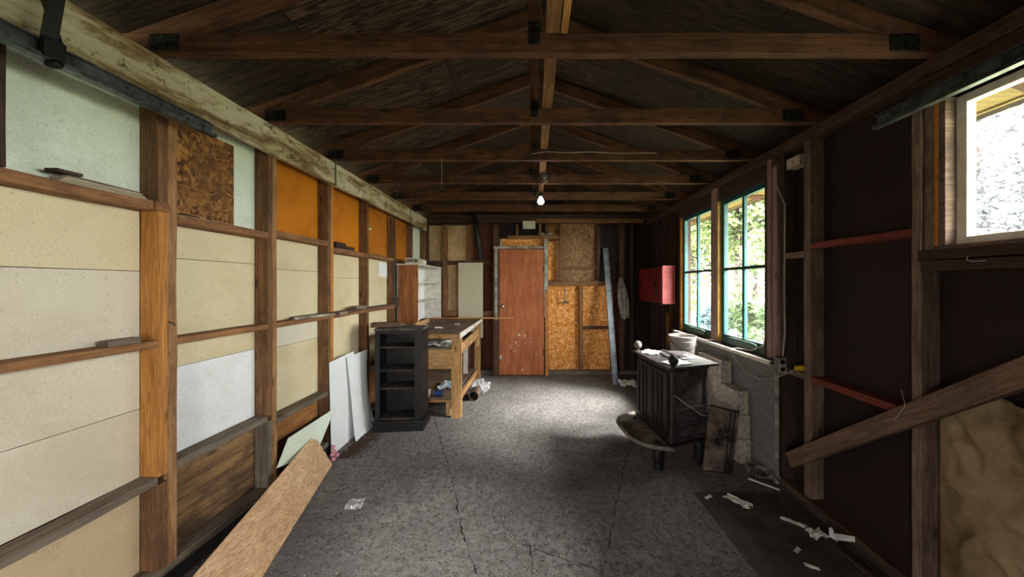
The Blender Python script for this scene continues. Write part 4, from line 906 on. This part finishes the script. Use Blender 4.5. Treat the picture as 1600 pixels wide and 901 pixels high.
def flk(px, py, sx_, sy_, h, label, seed, rot, mat='paper', name='paper_scrap'):
    x, y = gp(px, py); z = .0045 if x > 1.1 and y < 2.2 else 0
    return crumple(name, (x, y, z), sx_, sy_, h, mat, label, 'paper scrap', 'paper scraps on the floor', seed, 8, .0015, rot)
flk(1153, 786, .15, .06, .02, 'white paper scrap at the far end of the dark tar paper', 81, -.8)
flk(1277, 840, .09, .06, .04, 'white crumpled scrap near the right wall, left of the cross-shaped one', 83, .1)
flk(1240, 818, .12, .03, .01, 'thin grey scrap between the two larger white scraps', 85, -.7)
flk(1246, 862, .05, .02, .01, 'tiny white scrap on the tar paper near the bottom edge', 87, .6)
flk(1268, 888, .06, .02, .01, 'narrow white scrap lowest in the picture on the tar paper', 88, -.5)
flk(1107, 778, .06, .02, .006, 'small white chip at the corner of the tar paper', 89, .5)
flk(555, 790, .10, .11, .03, 'translucent grey plastic scrap on the floor right of the plywood strip', 91, .2, 'bag', 'plastic_scrap')
x, y = gp(1305, 846); t = thing('torn_scrap', (x, y, .005), 'cross-shaped torn white scrap standing up near the right wall', 'paper scrap')
b = B(); b.prism([(x-.02, y+.01, .006), (x+.07, y-.04, .03), (x+.08, y-.03, .05), (x+.01, y+.03, .025)], (0, 0, .002)); b.build('torn_piece', M['paper'], t)
b = B(); b.prism([(x-.03, y, .006), (x-.025, y+.01, .07), (x-.008, y+.01, .07), (x-.0, y-.02, .006)], (0, .002, 0)); b.build('torn_piece', M['paper'], t)

B().tube([(1.762, 1.30, 1.547), (1.755, 1.30, 1.53), (1.752, 1.28, 1.522), (1.75, 1.24, 1.522)], .0016, 5).build('wire_hook', M['white_plastic'], label='tiny white wire hook under the sill of the large window', cat='hook')
B().tube([(-1.714, 1.50, 1.255), (-1.70, 1.495, 1.252), (-1.69, 1.50, 1.245), (-1.695, 1.51, 1.235)], .0025, 6).build('nail_hook', M['black_metal'], label='bent nail in the nearest left stud above the middle rail', cat='nail')
# floor litter: uncountable
def free(x, y):
    return not ((x > 1.07 and y < 2.25) or (x < -1.05 and 3.0 < y < 3.5) or (x < -.7 and y > 3.35) or (.7 < x and 2.2 < y < 3.3) or x > 1.6 or x < -1.25-.15*(y-1.5))
b = B()
for k in range(2600):
    x, y = random.uniform(-1.6, 1.6), random.uniform(.9, 4.9); a_ = random.random()*3.14; L = random.uniform(.003, .018)*(1.8 if random.random() < .06 else 1)
    if not free(x, y): continue
    b.bar((x, y, .0015), (x+L*math.cos(a_), y+L*math.sin(a_), .002), random.uniform(.002, .005), .002)
b.build('floor_litter', M['litter'], label='dark twigs, crumbs and needles scattered over the concrete floor', cat='litter', kind='stuff')
b = B()
for k in range(700):
    x = random.uniform(-1.4, 1.7); y = random.uniform(.9, 4.8); a_ = random.random()*3.14; L = random.uniform(.003, .012); z = .0035
    if not free(x, y): continue
    b.bar((x, y, z), (x+L*math.cos(a_), y+L*math.sin(a_), z), random.uniform(.002, .006), .0015)
b.build('pale_chips', M['chip'], label='pale paint chips and grit sprinkled over the floor', cat='litter', kind='stuff')
b = B()
for k in range(420):
    x = -1.62+abs(random.gauss(0, .09)); y = random.uniform(2.62, 3.05); a_ = random.random()*3.14; L = random.uniform(.006, .025)
    b.bar((x, y, .004), (x+L*math.cos(a_), y+L*math.sin(a_), .006+random.random()*.008), .005, .003)
b.build('leaf_litter', M['litter'], label='brown leaf litter heaped at the foot of the white sheets', cat='litter', kind='stuff')

# ------------------------------------------------------------ outdoors
def tree(x, y, h, cr, nl, mat, label, trunk_r=.16, zc=None, seed=0, ls=.11, name='tree'):
    rnd = random.Random(seed); t = thing(name, (x, y, -.06), label, 'tree' if name == 'tree' else 'shrub', 'plants outside the windows')
    if trunk_r:
        b = B(); b.tube([(x, y, -.06), (x+.05, y, h*.3), (x-.05, y+.1, h*.6), (x, y, h*.85)], trunk_r, 10, trunk_r*.4)
        for k in range(5):
            a_ = rnd.random()*6.28; z = h*(.35+.1*k); b.tube([(x, y, z), (x+math.cos(a_)*cr*.5, y+math.sin(a_)*cr*.5, z+cr*.35)], trunk_r*.35, 6, .02)
        b.build('trunk', M['trunk'], t, smooth=True)
    V_, F_ = [], []; cl = [(rnd.gauss(0, .42), rnd.gauss(0, .42), rnd.gauss(0, .42), rnd.uniform(.22, .5)) for _ in range(26)]
    zc = zc if zc is not None else h*.62; hh = h*.45
    for k in range(nl):
        c = cl[k % 26]; d = Vector((rnd.gauss(0, 1), rnd.gauss(0, 1), rnd.gauss(0, 1))).normalized()*c[3]*rnd.uniform(.6, 1)
        p = Vector((x+(c[0]+d.x)*cr, y+(c[1]+d.y)*cr, zc+(c[2]+d.z)*hh)); 
        if p.z < 0: p.z = rnd.uniform(0, .3)
        u = Vector((rnd.gauss(0, 1), rnd.gauss(0, 1), rnd.gauss(0, .6))).normalized()*ls*rnd.uniform(.6, 1.3); v = u.orthogonal().normalized()*u.length*.55
        i = len(V_); V_ += [p-u, p+v, p+u, p-v]; F_.append((i, i+1, i+2, i+3))
    off = woff(t); me = bpy.data.meshes.new('foliage'); me.from_pydata([v-off for v in V_], [], F_); me.materials.append(M[mat])
    o = bpy.data.objects.new('foliage', me); COL.objects.link(o); o.parent = t
tree(7.6, 11.9, 7.0, 1.9, 6500, 'leaf2', 'large leafy tree whose trunk shows through the nearer window', .20, 4.4, 1, .12)
tree(15.5, 22.5, 9, 2.6, 6000, 'leaf', 'tall green tree behind the trunk in the nearer window', .18, 4.2, 2, .15)
tree(9.4, 19.0, 9, 2.4, 6000, 'leaf2', 'yellow-green tree seen through the farther window', .18, 4.6, 3, .17)
tree(9.4, 6.7, 6.2, 2.2, 11000, 'leaf3', 'pale grey-green tree filling the large window', .14, 3.1, 4, .075)
tree(15.5, 8.6, 7, 2.4, 5000, 'leaf3', 'grey-green tree beyond the pale tree in the large window', .16, 3.4, 5, .13)
tree(5.0, 7.4, 1.5, .65, 4500, 'leaf', 'dark green bush low in the nearer window', 0, .7, 6, .06, 'bush')
tree(6.0, 10.4, 1.0, .6, 2500, 'hosta', 'blue-green low plant at the foot of the tree outside', 0, .35, 7, .09, 'bush')
tree(5.9, 13.6, 2.4, .9, 3500, 'leaf2', 'bright bush low in the farther window', 0, 1.0, 8, .09, 'bush')
